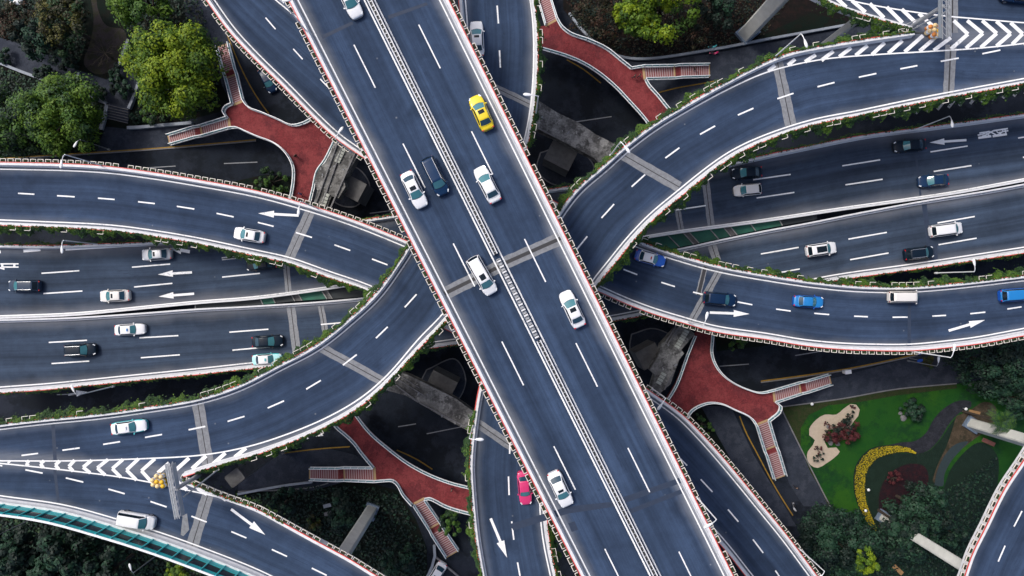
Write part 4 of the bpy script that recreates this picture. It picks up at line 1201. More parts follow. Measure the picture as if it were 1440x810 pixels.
# ------------------------------------------------------------------ ivy hedges
def ivy(key, side, label, a, b, width=1.0, dens=185, seed=1, frames=True, drop=1.2):
    pl, sgn = EDGES[key][side]
    al = arclen(pl); rng = random.Random(seed); random.seed(seed)
    p0, _ = at_len(pl, al, (a + b) / 2 * al[-1])
    root = empty('ivy_hedge', p0); tag(root, label, 'hedge', 'ivy hedges trailing over the ramp parapets')
    mb = MB(); L = (b - a) * al[-1]
    ph = [rng.uniform(0, 6.3) for _ in range(5)]
    N = int(L * dens)
    for _ in range(N):
        t = rng.uniform(0, L)
        w = width * (.62 + .25 * math.sin(t * .55 + ph[0]) + .2 * math.sin(t * 1.7 + ph[1]) + .16 * math.sin(t * 4.1 + ph[2]))
        w *= min(1, .35 + t / 3, .35 + (L - t) / 3)
        w = max(.22, w * 1.12)
        p, d = at_len(pl, al, a * al[-1] + t)
        n_ = Vector((-d.y, d.x, 0)) * -sgn
        u = rng.random() ** .8
        o = -.12 + u * w
        if rng.random() < .05: o += rng.uniform(0, .45)
        h = .95 - .9 * (o / max(w, .3)) ** 2 * drop * .7 + rng.uniform(-.25, .12) - (.3 if o > .5 else 0)
        c = p + n_ * o + Vector((0, 0, h)) - p0
        clump = math.sin(t * 2.3 + ph[3]) + math.sin(t * .9 + ph[4]) + rng.gauss(0, .8) + (.4 - u)
        leaf_quad(mb, c, Vector((n_.x * .7 + rng.uniform(-.6, .6), n_.y * .7 + rng.uniform(-.6, .6), 1)), rng.uniform(.10, .24), 0 if clump > .1 else 1)
    mb.build('foliage', [M['ivy_a'], M['ivy_b']], root)
    if frames:
        t = .6
        if 'frame_mesh' not in M:
            f_ = MB(); f_.bar((-.42, .28, 0), (.42, .28, 0), .07, .09); f_.bar((-.42, -.26, 0), (-.42, .24, 0), .06, .08)
            fo_ = f_.build('planter_frame', M['cream']); M['frame_mesh'] = fo_.data; bpy.data.objects.remove(fo_)
        while t < L - .6:
            if rng.random() < .27:
                p, d = at_len(pl, al, a * al[-1] + t); n_ = Vector((-d.y, d.x, 0)) * -sgn; up = Vector((0, 0, .9)); o = width * .5
                fo_ = bpy.data.objects.new('planter_frame', M['frame_mesh']); COL.objects.link(fo_); fo_.parent = root
                fo_.location = p + n_ * .3 + up - p0; fo_.rotation_euler = (0, 0, math.atan2(n_.y, n_.x) - math.pi / 2)
            t += 1.05
    return root
def frac(key, side, px, py):
    pl, sgn = EDGES[key][side]; z = pl[0].z + PH
    q = P(px, py, z); best = min(range(len(pl)), key=lambda i: (pl[i].x - q.x) ** 2 + (pl[i].y - q.y) ** 2)
    al = arclen(pl); return al[best] / al[-1]
fr_ = frac
ivy('a', 'L', 'ivy hedge along the inner edge of the taxi ramp above the lower expressway', 0, fr_('a', 'L', 578, 335), 1.15, seed=2)
ivy('a', 'R', 'ivy hedge on the ramp edge above the dark red footbridge and rubbly pier', fr_('a', 'R', 275, 668), fr_('a', 'R', 628, 450), 1.05, seed=3)
ivy('a', 'R', 'ivy hedge beside the ramp with the half hidden white car at the upper edge', fr_('a', 'R', 741, 208), 1.0, .95, seed=4)
ivy('b', 'L', 'ivy hedge over the upper edge of the right-hand curve, from lamp to gore nose', 0, fr_('b', 'L', 786, 297), 1.15, seed=5)
ivy('b', 'L', 'ivy hedge along the ramp with the pink taxi, beside the dark red footbridge', fr_('b', 'L', 668, 575), 1.0, 1.0, seed=6)
ivy('b', 'R', 'long ivy hedge on the outer edge of the curve above the westbound expressway', 0, fr_('b', 'R', 838, 405), 1.35, seed=7)
ivy('b', 'R', 'short strip of ivy in the narrow gap next to the top deck, lower edge', fr_('b', 'R', 770, 737), 1.0, 1.6, seed=8)
ivy('c', 'R', 'ivy hedge under the ramp with the white saloon, hanging over the netting', 0, fr_('c', 'R', 515, 409), 1.2, seed=9)
ivy('d', 'L', 'ivy hedge along the upper edge of the ramp carrying the blue cars', 0, fr_('d', 'L', 890, 335), 1.1, seed=10)
ivy('h', 'R', 'short ivy hedge at the upper gore nose beside the white pier', fr_('h', 'R', 1150, -4), 1.0, 1.3, seed=12)
ivy('e', 'L', 'ivy tuft at the lower gore nose behind the yellow barrels', 0, fr_('e', 'L', 400, 737), .75, 70, seed=13)
ivy('n', 'L', 'sparse dark ivy along the upper edge of the westbound expressway', 0, 1, .7, 45, seed=14, frames=False)
ivy('s', 'R', 'sparse dark ivy along the lower edge of the eastbound expressway', 0, 1, .7, 45, seed=15, frames=False)

# ------------------------------------------------------------------ trees
PAL = {'bright': ('leaf_bright_a', 'leaf_bright_b', 'leaf_bright_c'), 'mid': ('leaf_mid_a', 'leaf_mid_b', 'leaf_dark_b'), 'dark': ('leaf_dark_a', 'leaf_dark_b', 'leaf_dark_b'),
       'olive': ('leaf_olive_a', 'leaf_olive_b', 'leaf_mid_b'), 'rust': ('leaf_rust_a', 'leaf_olive_b', 'leaf_dark_b'), 'mixed': ('leaf_bright_b', 'leaf_mid_a', 'leaf_mid_b'), 'red': ('leaf_red_a', 'leaf_red_a', 'leaf_dark_b')}
def tree(name, label, px, py, rad, h, pal, cat='tree', clumps=46, leaves=110, squash=.75, leaf=.30, seed=0, group='trees around the interchange', stretch=1.0, rot=0.0, sparse=1.0):
    """px,py: where the crown's middle shows; rad in metres"""
    rng = random.Random(seed * 31 + int(px)); random.seed(seed * 17 + int(py))
    zc = h - rad * squash * .9 if h > rad * squash else h * .5
    base = P(px, py, zc); base.z = 0
    root = empty(name, base); tag(root, label, cat, group)
    mb = MB()
    cc = Vector((0, 0, zc))
    ca, sa = math.cos(rot), math.sin(rot)
    ph = [rng.uniform(0, 6.3) for _ in range(4)]
    limbs = []
    for i in range(clumps):
        th = rng.uniform(0, 2 * math.pi); cz = rng.uniform(-.45, 1)
        rr = math.sqrt(max(0, 1 - cz * cz))
        lump = 1 + .13 * math.sin(3 * th + ph[0]) + .09 * math.sin(5 * th + ph[1]) + .06 * math.sin(8 * th + ph[2])
        f = rng.uniform(.70, 1.0) if rng.random() < .8 else rng.uniform(.2, .7)
        x, y = rad * f * rr * math.cos(th) * lump * stretch, rad * f * rr * math.sin(th) * lump
        c = cc + Vector((x * ca - y * sa, x * sa + y * ca, rad * squash * f * cz))
        cr = rad * rng.uniform(.17, .30)
        tone = rng.random() + .15 * cz
        limbs.append(c)
        for _ in range(int(leaves * sparse)):
            d = Vector((rng.gauss(0, 1), rng.gauss(0, 1), rng.gauss(.35, 1))).normalized()
            p = c + d * cr * rng.uniform(.55, 1.08)
            k = tone + rng.gauss(0, .11)
            leaf_quad(mb, p, d + Vector((rng.uniform(-.5, .5), rng.uniform(-.5, .5), rng.uniform(0, .9))), leaf * rng.uniform(.6, 1.25), 0 if k > .62 else (1 if k > .25 else 2))
    mb.build('crown', [M[q] for q in PAL[pal]], root)
    tr = MB()
    tr.tube([(0, 0, 0), (rng.uniform(-.1, .1), rng.uniform(-.1, .1), zc * .5), (0, 0, zc)], [rad * .065 + .06, rad * .05 + .05, rad * .03 + .03], 8)
    for c in limbs[:9]: tr.tube([(0, 0, zc * .55), tuple(Vector((0, 0, zc * .7)).lerp(c, .5)), tuple(c)], [rad * .03 + .02, rad * .02 + .015, .02], 5)
    tr.build('trunk', M['bark'], root)
    return root
def shrub(label, px, py, rad, pal, h=None, seed=0, **kw):
    return tree('shrub', label, px, py, rad, h or rad * 1.4, pal, 'shrub', kw.pop('clumps', 20), kw.pop('leaves', 60), .7, kw.pop('leaf', .22), seed, 'shrubs planted on the ground', **kw)

tree('broadleaf_tree', 'large bright yellow-green tree beside the red stairs', 246, 97, 6.6, 12, 'bright', clumps=130, leaves=190, leaf=.29, seed=1)
tree('broadleaf_tree', 'broad mid green tree in front of the ground lamp at the left edge', 88, 160, 6.1, 10, 'mixed', clumps=105, leaves=170, leaf=.27, seed=2)
tree('broadleaf_tree', 'deep green tree cut by the left edge above the yellow kerb line', 14, 178, 5.6, 9, 'mid', clumps=80, leaves=150, leaf=.27, seed=3)
tree('broadleaf_tree', 'green tree at the upper edge above the big bright tree', 203, 5, 4.9, 10, 'mixed', clumps=56, leaves=120, seed=4)
tree('broadleaf_tree', 'olive tree with thinning foliage beside the bare earth path', 90, 33, 3.9, 9, 'olive', clumps=48, leaves=70, leaf=.26, seed=5)
tree('broadleaf_tree', 'dark green tree left of the thinning olive tree', 58, 52, 3.9, 8, 'dark', clumps=40, leaves=90, seed=6)
tree('broadleaf_tree', 'rust tinted tree near the car in the upper corner', 25, 28, 3.4, 7, 'rust', clumps=34, leaves=70, leaf=.24, seed=7)
tree('broadleaf_tree', 'small yellowing tree at the upper edge next to the olive tree', 85, 2, 2.8, 7, 'olive', clumps=28, leaves=70, seed=8)
tree('broadleaf_tree', 'vivid yellow-green tree at the upper edge of the brown park', 935, 4, 5.0, 11, 'bright', clumps=60, leaves=120, seed=9, stretch=1.35)
tree('broadleaf_tree', 'yellow-green tree with autumn leaves, left of the vivid one', 895, 20, 3.4, 9, 'bright', clumps=36, leaves=90, seed=10)
tree('broadleaf_tree', 'brown autumn tree nearest the red bridge in the brown park', 838, 28, 3.8, 8, 'rust', clumps=44, leaves=55, leaf=.22, seed=11)
tree('broadleaf_tree', 'dark tree beside the slanting white pier in the park', 1008, 8, 3.4, 8, 'dark', clumps=34, leaves=80, seed=12)
tree('broadleaf_tree', 'dark brown-green tree in the middle of the brown park', 975, 45, 2.7, 6, 'rust', clumps=26, leaves=40, leaf=.2, seed=13)
tree('broadleaf_tree', 'big blue-green tree between the road and the yellow crescent', 1178, 763, 5.4, 9, 'dark', clumps=115, leaves=160, leaf=.26, seed=14, stretch=1.1)
tree('broadleaf_tree', 'small lime green tree tucked against the big blue-green one', 1219, 789, 2.0, 11, 'bright', clumps=24, leaves=90, leaf=.2, seed=15, stretch=.7)
tree('broadleaf_tree', 'dark tree beside the purple bed, nearest the channel', 1293, 715, 3.9, 9, 'dark', clumps=50, leaves=95, seed=16)
tree('broadleaf_tree', 'dark tree between the corner pier and the corner ramp parapet', 1325, 742, 3.6, 7, 'dark', clumps=44, leaves=90, seed=17)
tree('broadleaf_tree', 'dark tree at the lower edge between the lime tree and the pier', 1268, 760, 3.7, 9, 'dark', clumps=44, leaves=85, seed=18)
tree('broadleaf_tree', 'dark tree wrapped around the hidden foot of the corner pier', 1274, 741, 2.9, 10, 'dark', clumps=50, leaves=110, leaf=.26, seed=50)
tree('broadleaf_tree', 'dark tree under the end of the ramp with the blue cars', 1393, 508, 5.2, 8, 'dark', clumps=85, leaves=150, leaf=.26, seed=19, stretch=1.2)
tree('broadleaf_tree', 'dark tree on the right edge above the palm', 1432, 560, 3.0, 6, 'dark', clumps=30, leaves=80, seed=20)
tree('broadleaf_tree', 'bright round tree below the noise barrier at the lower edge', 252, 803, 2.2, 8, 'bright', clumps=26, leaves=90, leaf=.22, seed=21)
for i, (x, y, r_, l) in enumerate(((22, 775, 3.6, 'dark conifer-like tree in the lower left corner'), (98, 772, 4.2, 'dark feathery tree below the turquoise barrier'), (60, 808, 3.6, 'dark tree cut by the lower edge, left one'), (150, 806, 3.4, 'dark green tree between the feathery tree and the bright round one'))):
    tree('conifer_tree', l, x, y, r_, 11, 'dark', clumps=52, leaves=80, leaf=.42, seed=30 + i, squash=1.1)
tree('broadleaf_tree', 'tall dark shrubby tree beside the pale segmented pier', 478, 722, 2.8, 6, 'dark', clumps=30, leaves=70, seed=40, stretch=.7)
tree('broadleaf_tree', 'leafy young tree in the fork of the dark red footbridge', 633, 735, 1.9, 5, 'mid', clumps=22, leaves=60, leaf=.24, seed=41)
tree('broadleaf_tree', 'dark tree behind the flower boxes, left in the dark shrubbery', 395, 712, 2.8, 5, 'dark', clumps=28, leaves=60, seed=42)
tree('broadleaf_tree', 'dark tree at the lower edge between stairs and ramp', 560, 790, 3.0, 6, 'dark', clumps=30, leaves=60, seed=43)
shrub('round dark shrub above the long pale wall', 63, 102, 1.6, 'dark', seed=1)
shrub('dark shrub on the park path below the olive tree', 97, 90, 1.5, 'dark', seed=2)
shrub('dark shrub above the steps on the park path', 142, 132, 1.3, 'dark', seed=3)
shrub('dark shrub right of the steps, against the path', 170, 124, 1.8, 'dark', seed=4, stretch=1.3, rot=R(-40))
shrub('dark shrub beside the short wall, next to the bare tree', 166, 104, 1.5, 'dark', seed=5)
shrub('small dark shrub at the left edge of the park path', 5, 78, 1.3, 'dark', seed=6)
shrub('clipped dark ball bush in the corner of the pale walls', 190, 165, 1.0, 'dark', seed=7, leaves=90, leaf=.14)
shrub('fresh green shrub below the big bright tree', 205, 142, 1.3, 'mixed', seed=8)
shrub('dark undergrowth inside the pale walls', 222, 160, 2.3, 'mid', seed=9)
shrub('round dark bush alone on the lawn', 1284, 577, 1.75, 'dark', seed=10, clumps=30, leaves=80)
shrub('crimson shrub spreading over the pale sand bed', 1192, 606, 1.9, 'red', seed=11, clumps=34, leaves=90, leaf=.16)
shrub('low crimson shrub in the bend of the pale sand bed', 1172, 612, 1.7, 'red', seed=12, clumps=26, leaves=50, leaf=.16)
shrub('small crimson bush at the upper tip of the sand bed', 1199, 573, .5, 'red', seed=13, clumps=8, leaves=40, leaf=.1)
shrub('small crimson bush on the lower lobe of the sand bed', 1150, 632, .7, 'red', seed=14, clumps=9, leaves=40, leaf=.1)
shrub('tiny crimson bush in the middle of the sand bed', 1162, 596, .45, 'red', seed=15, clumps=7, leaves=40, leaf=.1)
shrub('dark lizard-shaped shrub lying on the sand, lower lobe', 1153, 641, .8, 'dark', seed=16, clumps=10, leaves=40, leaf=.12, stretch=1.9, rot=R(48))
shrub('dark sprawling shrub on the sand leading to its upper tip', 1192, 586, .8, 'dark', seed=17, clumps=10, leaves=40, leaf=.12, stretch=2.0, rot=R(50))
shrub('reddish bush in the purple bed', 1258, 672, 1.3, 'red', seed=18, clumps=16, leaves=50, leaf=.14)
shrub('green bush under the ramp beside the red footbridge bend', 380, 256, 2.1, 'mid', seed=19, stretch=1.5)
shrub('golden bush in the dark shrubbery behind the flower boxes', 444, 735, 1.3, 'olive', seed=20)
shrub('green bush around the blue road signs', 1305, 507, 1.1, 'olive', seed=21)
shrub('thin hedge below the garden footbridge', 988, 597, 1.1, 'mid', seed=22, stretch=2.0, rot=R(-55))
shrub('small shrub on the dark strip under the ramp near the garden footbridge', 1035, 482, 1.2, 'mid', seed=23, stretch=1.8)

# bare winter tree
rng = random.Random(5)
bt = empty('bare_tree', P(158, 82, 0)); tag(bt, 'leafless winter tree spreading thin branches over bare earth', 'tree', 'trees around the interchange')
tb = MB(); tb.tube([(0, 0, 0), (.05, .02, 1.2), (0, .1, 2.2)], [.16, .13, .10], 7); tb.build('trunk', M['bark'], bt)
bb = MB()
def twig(p, d, L, r_, lev):
    q = p + d * L; bb.tube([p, (p + q) / 2 + Vector((rng.uniform(-.05, .05), rng.uniform(-.05, .05), .05)) * L, q], [r_, r_ * .8, r_ * .55], 4)
    if lev:
        for _ in range(3):
            nd = (d + Vector((rng.uniform(-.7, .7), rng.uniform(-.7, .7), rng.uniform(-.1, .5)))).normalized()
            twig(p.lerp(q, rng.uniform(.4, 1)), nd, L * .66, r_ * .55, lev - 1)
for i in range(8):
    th = i * .785 + rng.uniform(-.3, .3)
    twig(Vector((0, .1, 2.0)), Vector((math.cos(th), math.sin(th), .55)).normalized(), 1.7, .055, 3)
bb.build('branches', M['bark'], bt)

# palm
pr = empty('palm_tree', P(1411, 594, 9.4) * 1); pr.location.z = 0
tag(pr, 'palm tree with radiating fronds in front of the white pier', 'tree', 'trees around the interchange')
tb = MB(); tb.tube([(0, 0, 0), (.05, 0, 4.5), (0, 0, 9.2)], [.24, .19, .16], 8); tb.build('trunk', M['bark'], pr)
fm = MB(); rng = random.Random(3)
for i in range(30):
    th = i * 2.399; el = rng.uniform(-.1, .9); L = rng.uniform(1.8, 2.6)
    d = Vector((math.cos(th) * math.cos(el), math.sin(th) * math.cos(el), math.sin(el)))
    pts = [Vector((0, 0, 9.2)) + d * L * t - Vector((0, 0, 1.0 * t * t * L * .4)) for t in (0, .2, .4, .6, .8, 1)]
    for a, b in zip(pts[:-1], pts[1:]):
        t_ = (b - a).normalized(); s = t_.cross(Vector((0, 0, 1))).normalized()
        for k in range(3):
            c = a.lerp(b, k / 3)
            for sg in (-1, 1):
                e = c + s * sg * .42 + t_ * .25 - Vector((0, 0, .12))
                fm.quad(c, c + t_ * .07, e + t_ * .04, e, rng.randrange(2))
fm.build('crown', [M['leaf_mid_a'], M['leaf_dark_a']], pr)

# flower crescent: countless small yellow flowers
cres_out = [(1287, 636), (1277, 629), (1262, 626), (1237, 627), (1222, 632), (1212, 641), (1203, 655), (1200, 672), (1201, 692), (1206, 710), (1214, 727), (1226, 745), (1235, 751)]
cres_in = [(1286, 638), (1274, 636), (1262, 637), (1246, 641), (1235, 646), (1227, 653), (1221, 663), (1218, 676), (1218, 692), (1220, 708), (1226, 724), (1232, 738), (1236, 751)]
ground_poly('flower_bed_soil', [(q.x, q.y) for q in catmull(cres_out, 5)] + [(q.x, q.y) for q in catmull(cres_in, 5)[::-1]], M['darkbed'], .032, spl=False)
fo = resample([P(*p, 0) for p in cres_out], 60); fi = resample([P(*p, 0) for p in cres_in], 60)
mb = MB(); rng = random.Random(9); random.seed(9)
for _ in range(7500):
    u = rng.uniform(0, 58.99); i = int(u)
    p = fo[i].lerp(fo[i + 1], u - i).lerp(fi[i].lerp(fi[i + 1], u - i), rng.uniform(.02, .82))
    if rng.random() < .52: leaf_quad(mb, p + Vector((0, 0, .32 + rng.uniform(-.06, .08))), Vector((rng.uniform(-.4, .4), rng.uniform(-.4, .4), 1)), rng.uniform(.07, .16), 0, 1.0)
    else: leaf_quad(mb, p + Vector((0, 0, .2 + rng.uniform(-.1, .08))), Vector((rng.uniform(-.7, .7), rng.uniform(-.7, .7), 1)), rng.uniform(.1, .2), 1)
o = mb.build('flower_bed', [M['yellow_flower'], M['leaf_dark_b']]); tag(o, 'crescent bed packed with yellow flowers curving across the lawn', 'flower bed', kind='stuff')

# undergrowth and fallen leaves that nobody could count
def scatter(name, poly, n, mats, size, zr, seed, label):
    rng = random.Random(seed); random.seed(seed)
    mb = MB(); xs = [p[0] for p in poly]; ys = [p[1] for p in poly]; k = 0
    while k < n:
        x, y = rng.uniform(min(xs), max(xs)), rng.uniform(min(ys), max(ys)); ins = False
        for i in range(len(poly)):
            a, b = poly[i], poly[(i + 1) % len(poly)]
            if (a[1] > y) != (b[1] > y) and x < (b[0] - a[0]) * (y - a[1]) / (b[1] - a[1]) + a[0]: ins = not ins
        if not ins: continue
        k += 1
        cl = math.sin(x * .21 + seed) * math.sin(y * .23 + 2 * seed) + rng.gauss(0, .5)
        p = P(x, y, 0) + Vector((0, 0, rng.uniform(*zr) * (1 if cl > 0 else .4)))
        leaf_quad(mb, p, Vector((rng.uniform(-.5, .5), rng.uniform(-.5, .5), 1)), size * rng.uniform(.6, 1.3), min(len(mats) - 1, int(abs(cl) * 2.2)) if len(mats) > 1 else 0)
    o = mb.build(name, [M[q] for q in mats]); tag(o, label, 'undergrowth', kind='stuff')
scatter('fallen_leaves', [(795, 0), (1110, 0), (1070, 55), (1000, 69), (905, 82), (870, 78), (840, 60), (815, 42)], 2600, ['leaf_dark_b', 'leaf_olive_b', 'leaf_rust_a'], .24, (.05, .5), 3, 'brown fallen leaves and low plants on the park ground')
scatter('undergrowth', [(0, 0), (118, 0), (123, 58), (112, 92), (60, 72), (0, 50)], 2200, ['leaf_dark_b', 'leaf_dark_a', 'leaf_olive_b'], .3, (.1, .9), 5, 'dark undergrowth beneath the park trees')
scatter('undergrowth', [(186, 0), (280, 0), (300, 60), (310, 150), (190, 176), (206, 90), (192, 68), (180, 45)], 2400, ['leaf_dark_b', 'leaf_dark_a', 'leaf_olive_b'], .3, (.1, .9), 15, 'dark undergrowth around the big bright tree')
scatter('undergrowth', [(0, 94), (60, 116), (122, 138), (148, 150), (140, 212), (0, 220)], 2600, ['leaf_dark_b', 'leaf_dark_a', 'leaf_mid_b'], .3, (.1, 1.0), 6, 'dark undergrowth below the long pale wall')
scatter('undergrowth', [(335, 698), (440, 682), (525, 684), (560, 694), (600, 770), (600, 810), (340, 810)], 3800, ['leaf_dark_b', 'leaf_dark_b', 'leaf_dark_a'], .3, (.1, .9), 7, 'dark shrubbery under the lower ramps')
scatter('undergrowth', [(0, 720), (300, 800), (320, 830), (0, 830)], 3000, ['leaf_dark_b', 'leaf_dark_a', 'leaf_mid_b'], .34, (.1, 1.0), 8, 'dark undergrowth below the noise barrier')
scatter('undergrowth', [(1165, 715), (1230, 755), (1330, 690), (1400, 640), (1370, 810), (1170, 810)], 4200, ['leaf_dark_b', 'leaf_dark_a', 'leaf_dark_b'], .28, (.1, .8), 9, 'dark undergrowth at the lower end of the garden')

# ------------------------------------------------------------------ vehicles
def paint(name, col, coat=.6, rough=.35, metal=0.0):
    m, nt, b = new_mat(name)
    if max(col) < .25: coat *= .12; b.inputs['Specular IOR Level'].default_value = .22
    b.inputs['Base Color'].default_value = (*col, 1); b.inputs['Roughness'].default_value = rough
    b.inputs['Coat Weight'].default_value = coat; b.inputs['Coat Roughness'].default_value = .08; b.inputs['Metallic'].default_value = metal
    return m
CP = {'white': paint('white_car_paint', (.78, .79, .80)), 'cream': paint('cream_car_paint', (.72, .70, .66)), 'silver': paint('silver_car_paint', (.50, .52, .54), .5, .35, .4),
      'navy': paint('navy_car_paint', (.008, .032, .085)), 'black': paint('black_car_paint', (.004, .012, .024)), 'slate': paint('slate_car_paint', (.03, .05, .085)),
      'yellow': paint('yellow_car_paint', (.80, .60, .012)), 'blue': paint('blue_car_paint', (.008, .085, .42)), 'azure': paint('azure_car_paint', (.012, .19, .50)),
      'mint': paint('mint_car_paint', (.42, .78, .78)), 'teal': paint('teal_car_paint', (.05, .46, .48)), 'pink': paint('pink_car_paint', (.62, .035, .16)), 'deepblue': paint('deep_blue_car_paint', (.004, .020, .060))}
GLASS = paint('car_glass', (.006, .012, .018), .0, .06)
GLASS.node_tree.nodes['Principled BSDF'].inputs['Specular IOR Level'].default_value = .35
GLASS_R = paint('rear_glass', (.02, .055, .085), .0, .06)
GLASS_R.node_tree.nodes['Principled BSDF'].inputs['Specular IOR Level'].default_value = .5
GLASS_SKY = paint('sky_toned_windscreen', (.055, .19, .22), .0, .05)  # pale teal base colour stands in for the sky's reflection
GLASS_SKY.node_tree.nodes['Principled BSDF'].inputs['Specular IOR Level'].default_value = .6
TYRE = plain('tyre_rubber', (.015, .015, .016), .8); RIM = plain('alloy_rim', (.45, .46, .48), .35, .7)
LAMPW = paint('headlamp_lens', (.75, .78, .80), .5, .15); LAMPR = paint('tail_lamp_lens', (.50, .012, .015), .5, .2)
CHROME = plain('chrome_trim', (.70, .71, .72), .25, .8); TRIM = plain('black_trim', (.016, .016, .018), .5)

KIND = {  # L, W, H, windscreen base, roof front, roof rear, rear glass base, belt, nose height, tail height
    'sedan': (4.75, 1.83, 1.46, 1.02, .28, -1.02, -1.72, .93, .70, .90),
    'taxi': (4.55, 1.72, 1.43, .86, .32, -1.02, -1.55, .93, .76, .92),
    'suv': (4.60, 1.88, 1.70, 1.08, .48, -1.72, -2.16, 1.03, .82, 1.0),
    'hatch': (4.30, 1.78, 1.50, 1.06, .42, -1.42, -1.98, .95, .74, .93),
    'minivan': (4.95, 1.86, 1.80, 1.42, .78, -2.08, -2.40, 1.05, .82, 1.0),
    'van': (4.45, 1.70, 1.92, 1.92, 1.42, -2.02, -2.20, 1.08, .85, 1.0),
}
def car(name, label, cat, kind, px, head, z, body, top=None, roof=None, sun=None, rails=False, L=None, sign=None, group='vehicles on the interchange', glass=None, wagon=False):
    L0, W, H, wb_, rf, rr, rb, belt, zn, zt = KIND[kind]
    sc = (L / L0) if L else 1.0
    L0 *= sc; wb_ *= sc; rf *= sc; rr *= sc; rb *= sc
    hw = W / 2
    c = P(px[0], px[1], z)
    root = empty(name, (c.x, c.y, z + .022), math.atan2(-head[1], head[0])); tag(root, label, cat, group)
    body = CP[body]; topm = CP[top] if top else body; roofm = CP[roof] if roof else topm
    gl = glass or GLASS
    # lower body
    h = L0 / 2
    st = [(-h, .60, zt * .76), (-h + .05, .74, zt * .90), (-h + .20, .88, zt * .98), (-h + .6, .975, zt), (rb, 1, belt - .01), (0, 1, belt), (wb_, 1, belt - .01), (wb_ + (h - wb_) * .35, .99, zn + (belt - zn) * .72),
          (h - .55, .945, zn + (belt - zn) * .35), (h - .25, .85, zn + .01), (h - .09, .70, zn - .06), (h, .48, zn - .18)]
    if kind in ('van',): st[-4:] = [(h - .3, .985, zn + (belt - zn) * .75), (h - .14, .95, zn + .06), (h - .05, .88, zn - .04), (h, .76, zn - .16)]
    rows = []
    for x, f, zd in st:
        w = hw * f
        half = [(w * .94, .20), (w, .42), (w * 1.0, zd * .70), (w * .955, zd - .07), (w * .85, zd - .012), (w * .70, zd), (w * .35, zd + .025)]
        rows.append([Vector((x, -y, zz)) for y, zz in half] + [Vector((x, 0, zd + .03))] + [Vector((x, y, zz)) for y, zz in half[::-1]])
    mb = MB(); nn = len(rows[0])
    mb.grid(rows, sm=True, mfun=lambda i, j: 1 if 4 <= j <= nn - 6 else 0)
    mb.poly(rows[0][::-1], 0); mb.poly(rows[-1], 0)
    und = MB(); und.quad(*[Vector((x, y, .21)) for x, y in ((-h + .15, -hw * .86), (h - .15, -hw * .86), (h - .15, hw * .86), (-h + .15, hw * .86))]); und.build('underbody_shade_plate', TRIM, root)  # underside plate added to deepen the contact shade below the car
    bo = mb.build('body', [body, topm], root); weld(bo)
    for p in bo.data.polygons: p.use_smooth = len(p.vertices) == 4
    # cabin
    S = [(rb, belt, .86, .0), (rr, H - .03, .70, .0), ((rr + rf) / 2, H, .72, 0), (rf, H - .035, .70, 0), (wb_, belt, .86, .0)]
    def G(s, v, off=0.0):
        i = min(3, int(s)); t = s - i
        e = t * t * (3 - 2 * t) if i in (1, 2) else t
        a, b = S[i], S[i + 1]
        x = a[0] + (b[0] - a[0]) * t; zr = a[1] + (b[1] - a[1]) * e; wt = (a[2] + (b[2] - a[2]) * e) * hw
        wbl = hw * .93
        av = abs(v); sg = 1 if v >= 0 else -1
        if av <= .62:
            q = v / .62; y = wt * q; zz = zr + .035 * (1 - q * q)
            bow = (1 - q * q)
        else:
            q = (av - .62) / .38; y = sg * (wt + (wbl - wt) * q); zz = zr + (belt - .03 - zr) * q; bow = 0
        if s > 3: x += .20 * bow * (s - 3)
        if s < 1: x -= .13 * bow * (1 - s)
        return Vector((x, y + (sg * off if av > .62 else 0), zz + (off if av <= .62 else 0)))
    def patch(s0, s1, v0, v1, ns, nv, mt, nm, parent, off=.012):
        m_ = MB(); m_.grid([[G(s0 + (s1 - s0) * i / ns, v0 + (v1 - v0) * j / nv, off) for j in range(nv + 1)] for i in range(ns + 1)], sm=True)
        return m_.build(nm, mt, parent)
    m_ = MB(); m_.grid([[G(4 * i / 20, -1 + 2 * j / 20) for j in range(21)] for i in range(21)], sm=True)
    cab = m_.build('cabin', roofm, root)
    patch(3.06, 3.95, -.56, .56, 5, 8, GLASS_SKY, 'windscreen', root)
    patch(3.955, 4.0, -.6, .6, 1, 8, TRIM, 'cowl', root, .014)
    patch(.10, .86, -.54, .54, 4, 8, GLASS_R if kind in ('sedan', 'taxi') else gl, 'rear_window', root)
    for sg in (-1, 1):
        patch(.35, 3.72, sg * .68, sg * .93, 10, 3, gl, 'side_window', root, .010)
    if sun:
        s0, s1, w_ = {'small': (2.35, 2.85, .33), 'mid': (2.05, 2.85, .36), 'pano': (1.55, 2.95, .43)}[sun]
        patch(s0, s1, -w_, w_, 4, 4, GLASS, 'sunroof', cab, .012)
    if rails:
        for sg in (-1, 1):
            m_ = MB(); pts = [G(s, sg * .585, .06) for s in (1.02, 1.4, 2.0, 2.6, 2.98)]
            m_.tube(pts, .04, 6); m_.build('roof_rail', CHROME, root)
    for sg in (-1, 1):
        f = .78 if kind != 'van' else .84
        m_ = MB(); M4 = Matrix.Translation((h - .25, sg * hw * (f - .05), zn - .05)) @ Matrix.Rotation(-sg * .55, 4, 'Z') @ Matrix.Rotation(.28, 4, 'Y')
        m_.box(None, (.34, .15, .12), mat=M4); m_.build('headlight', LAMPW, root)
        m_ = MB(); M4 = Matrix.Translation((-h + .12, sg * hw * .70, zt - .13)) @ Matrix.Rotation(sg * .35, 4, 'Z')
        m_.box(None, (.15, .26, .16), mat=M4); m_.build('taillight', LAMPR, root)
        m_ = MB(); q = G(3.72, sg * .95)
        m_.box((q.x + .02, sg * (hw + .06), belt + .02), (.13, .22, .14), sg * .25); m_.build('wing_mirror', body if body is not CP['black'] else TRIM, root)
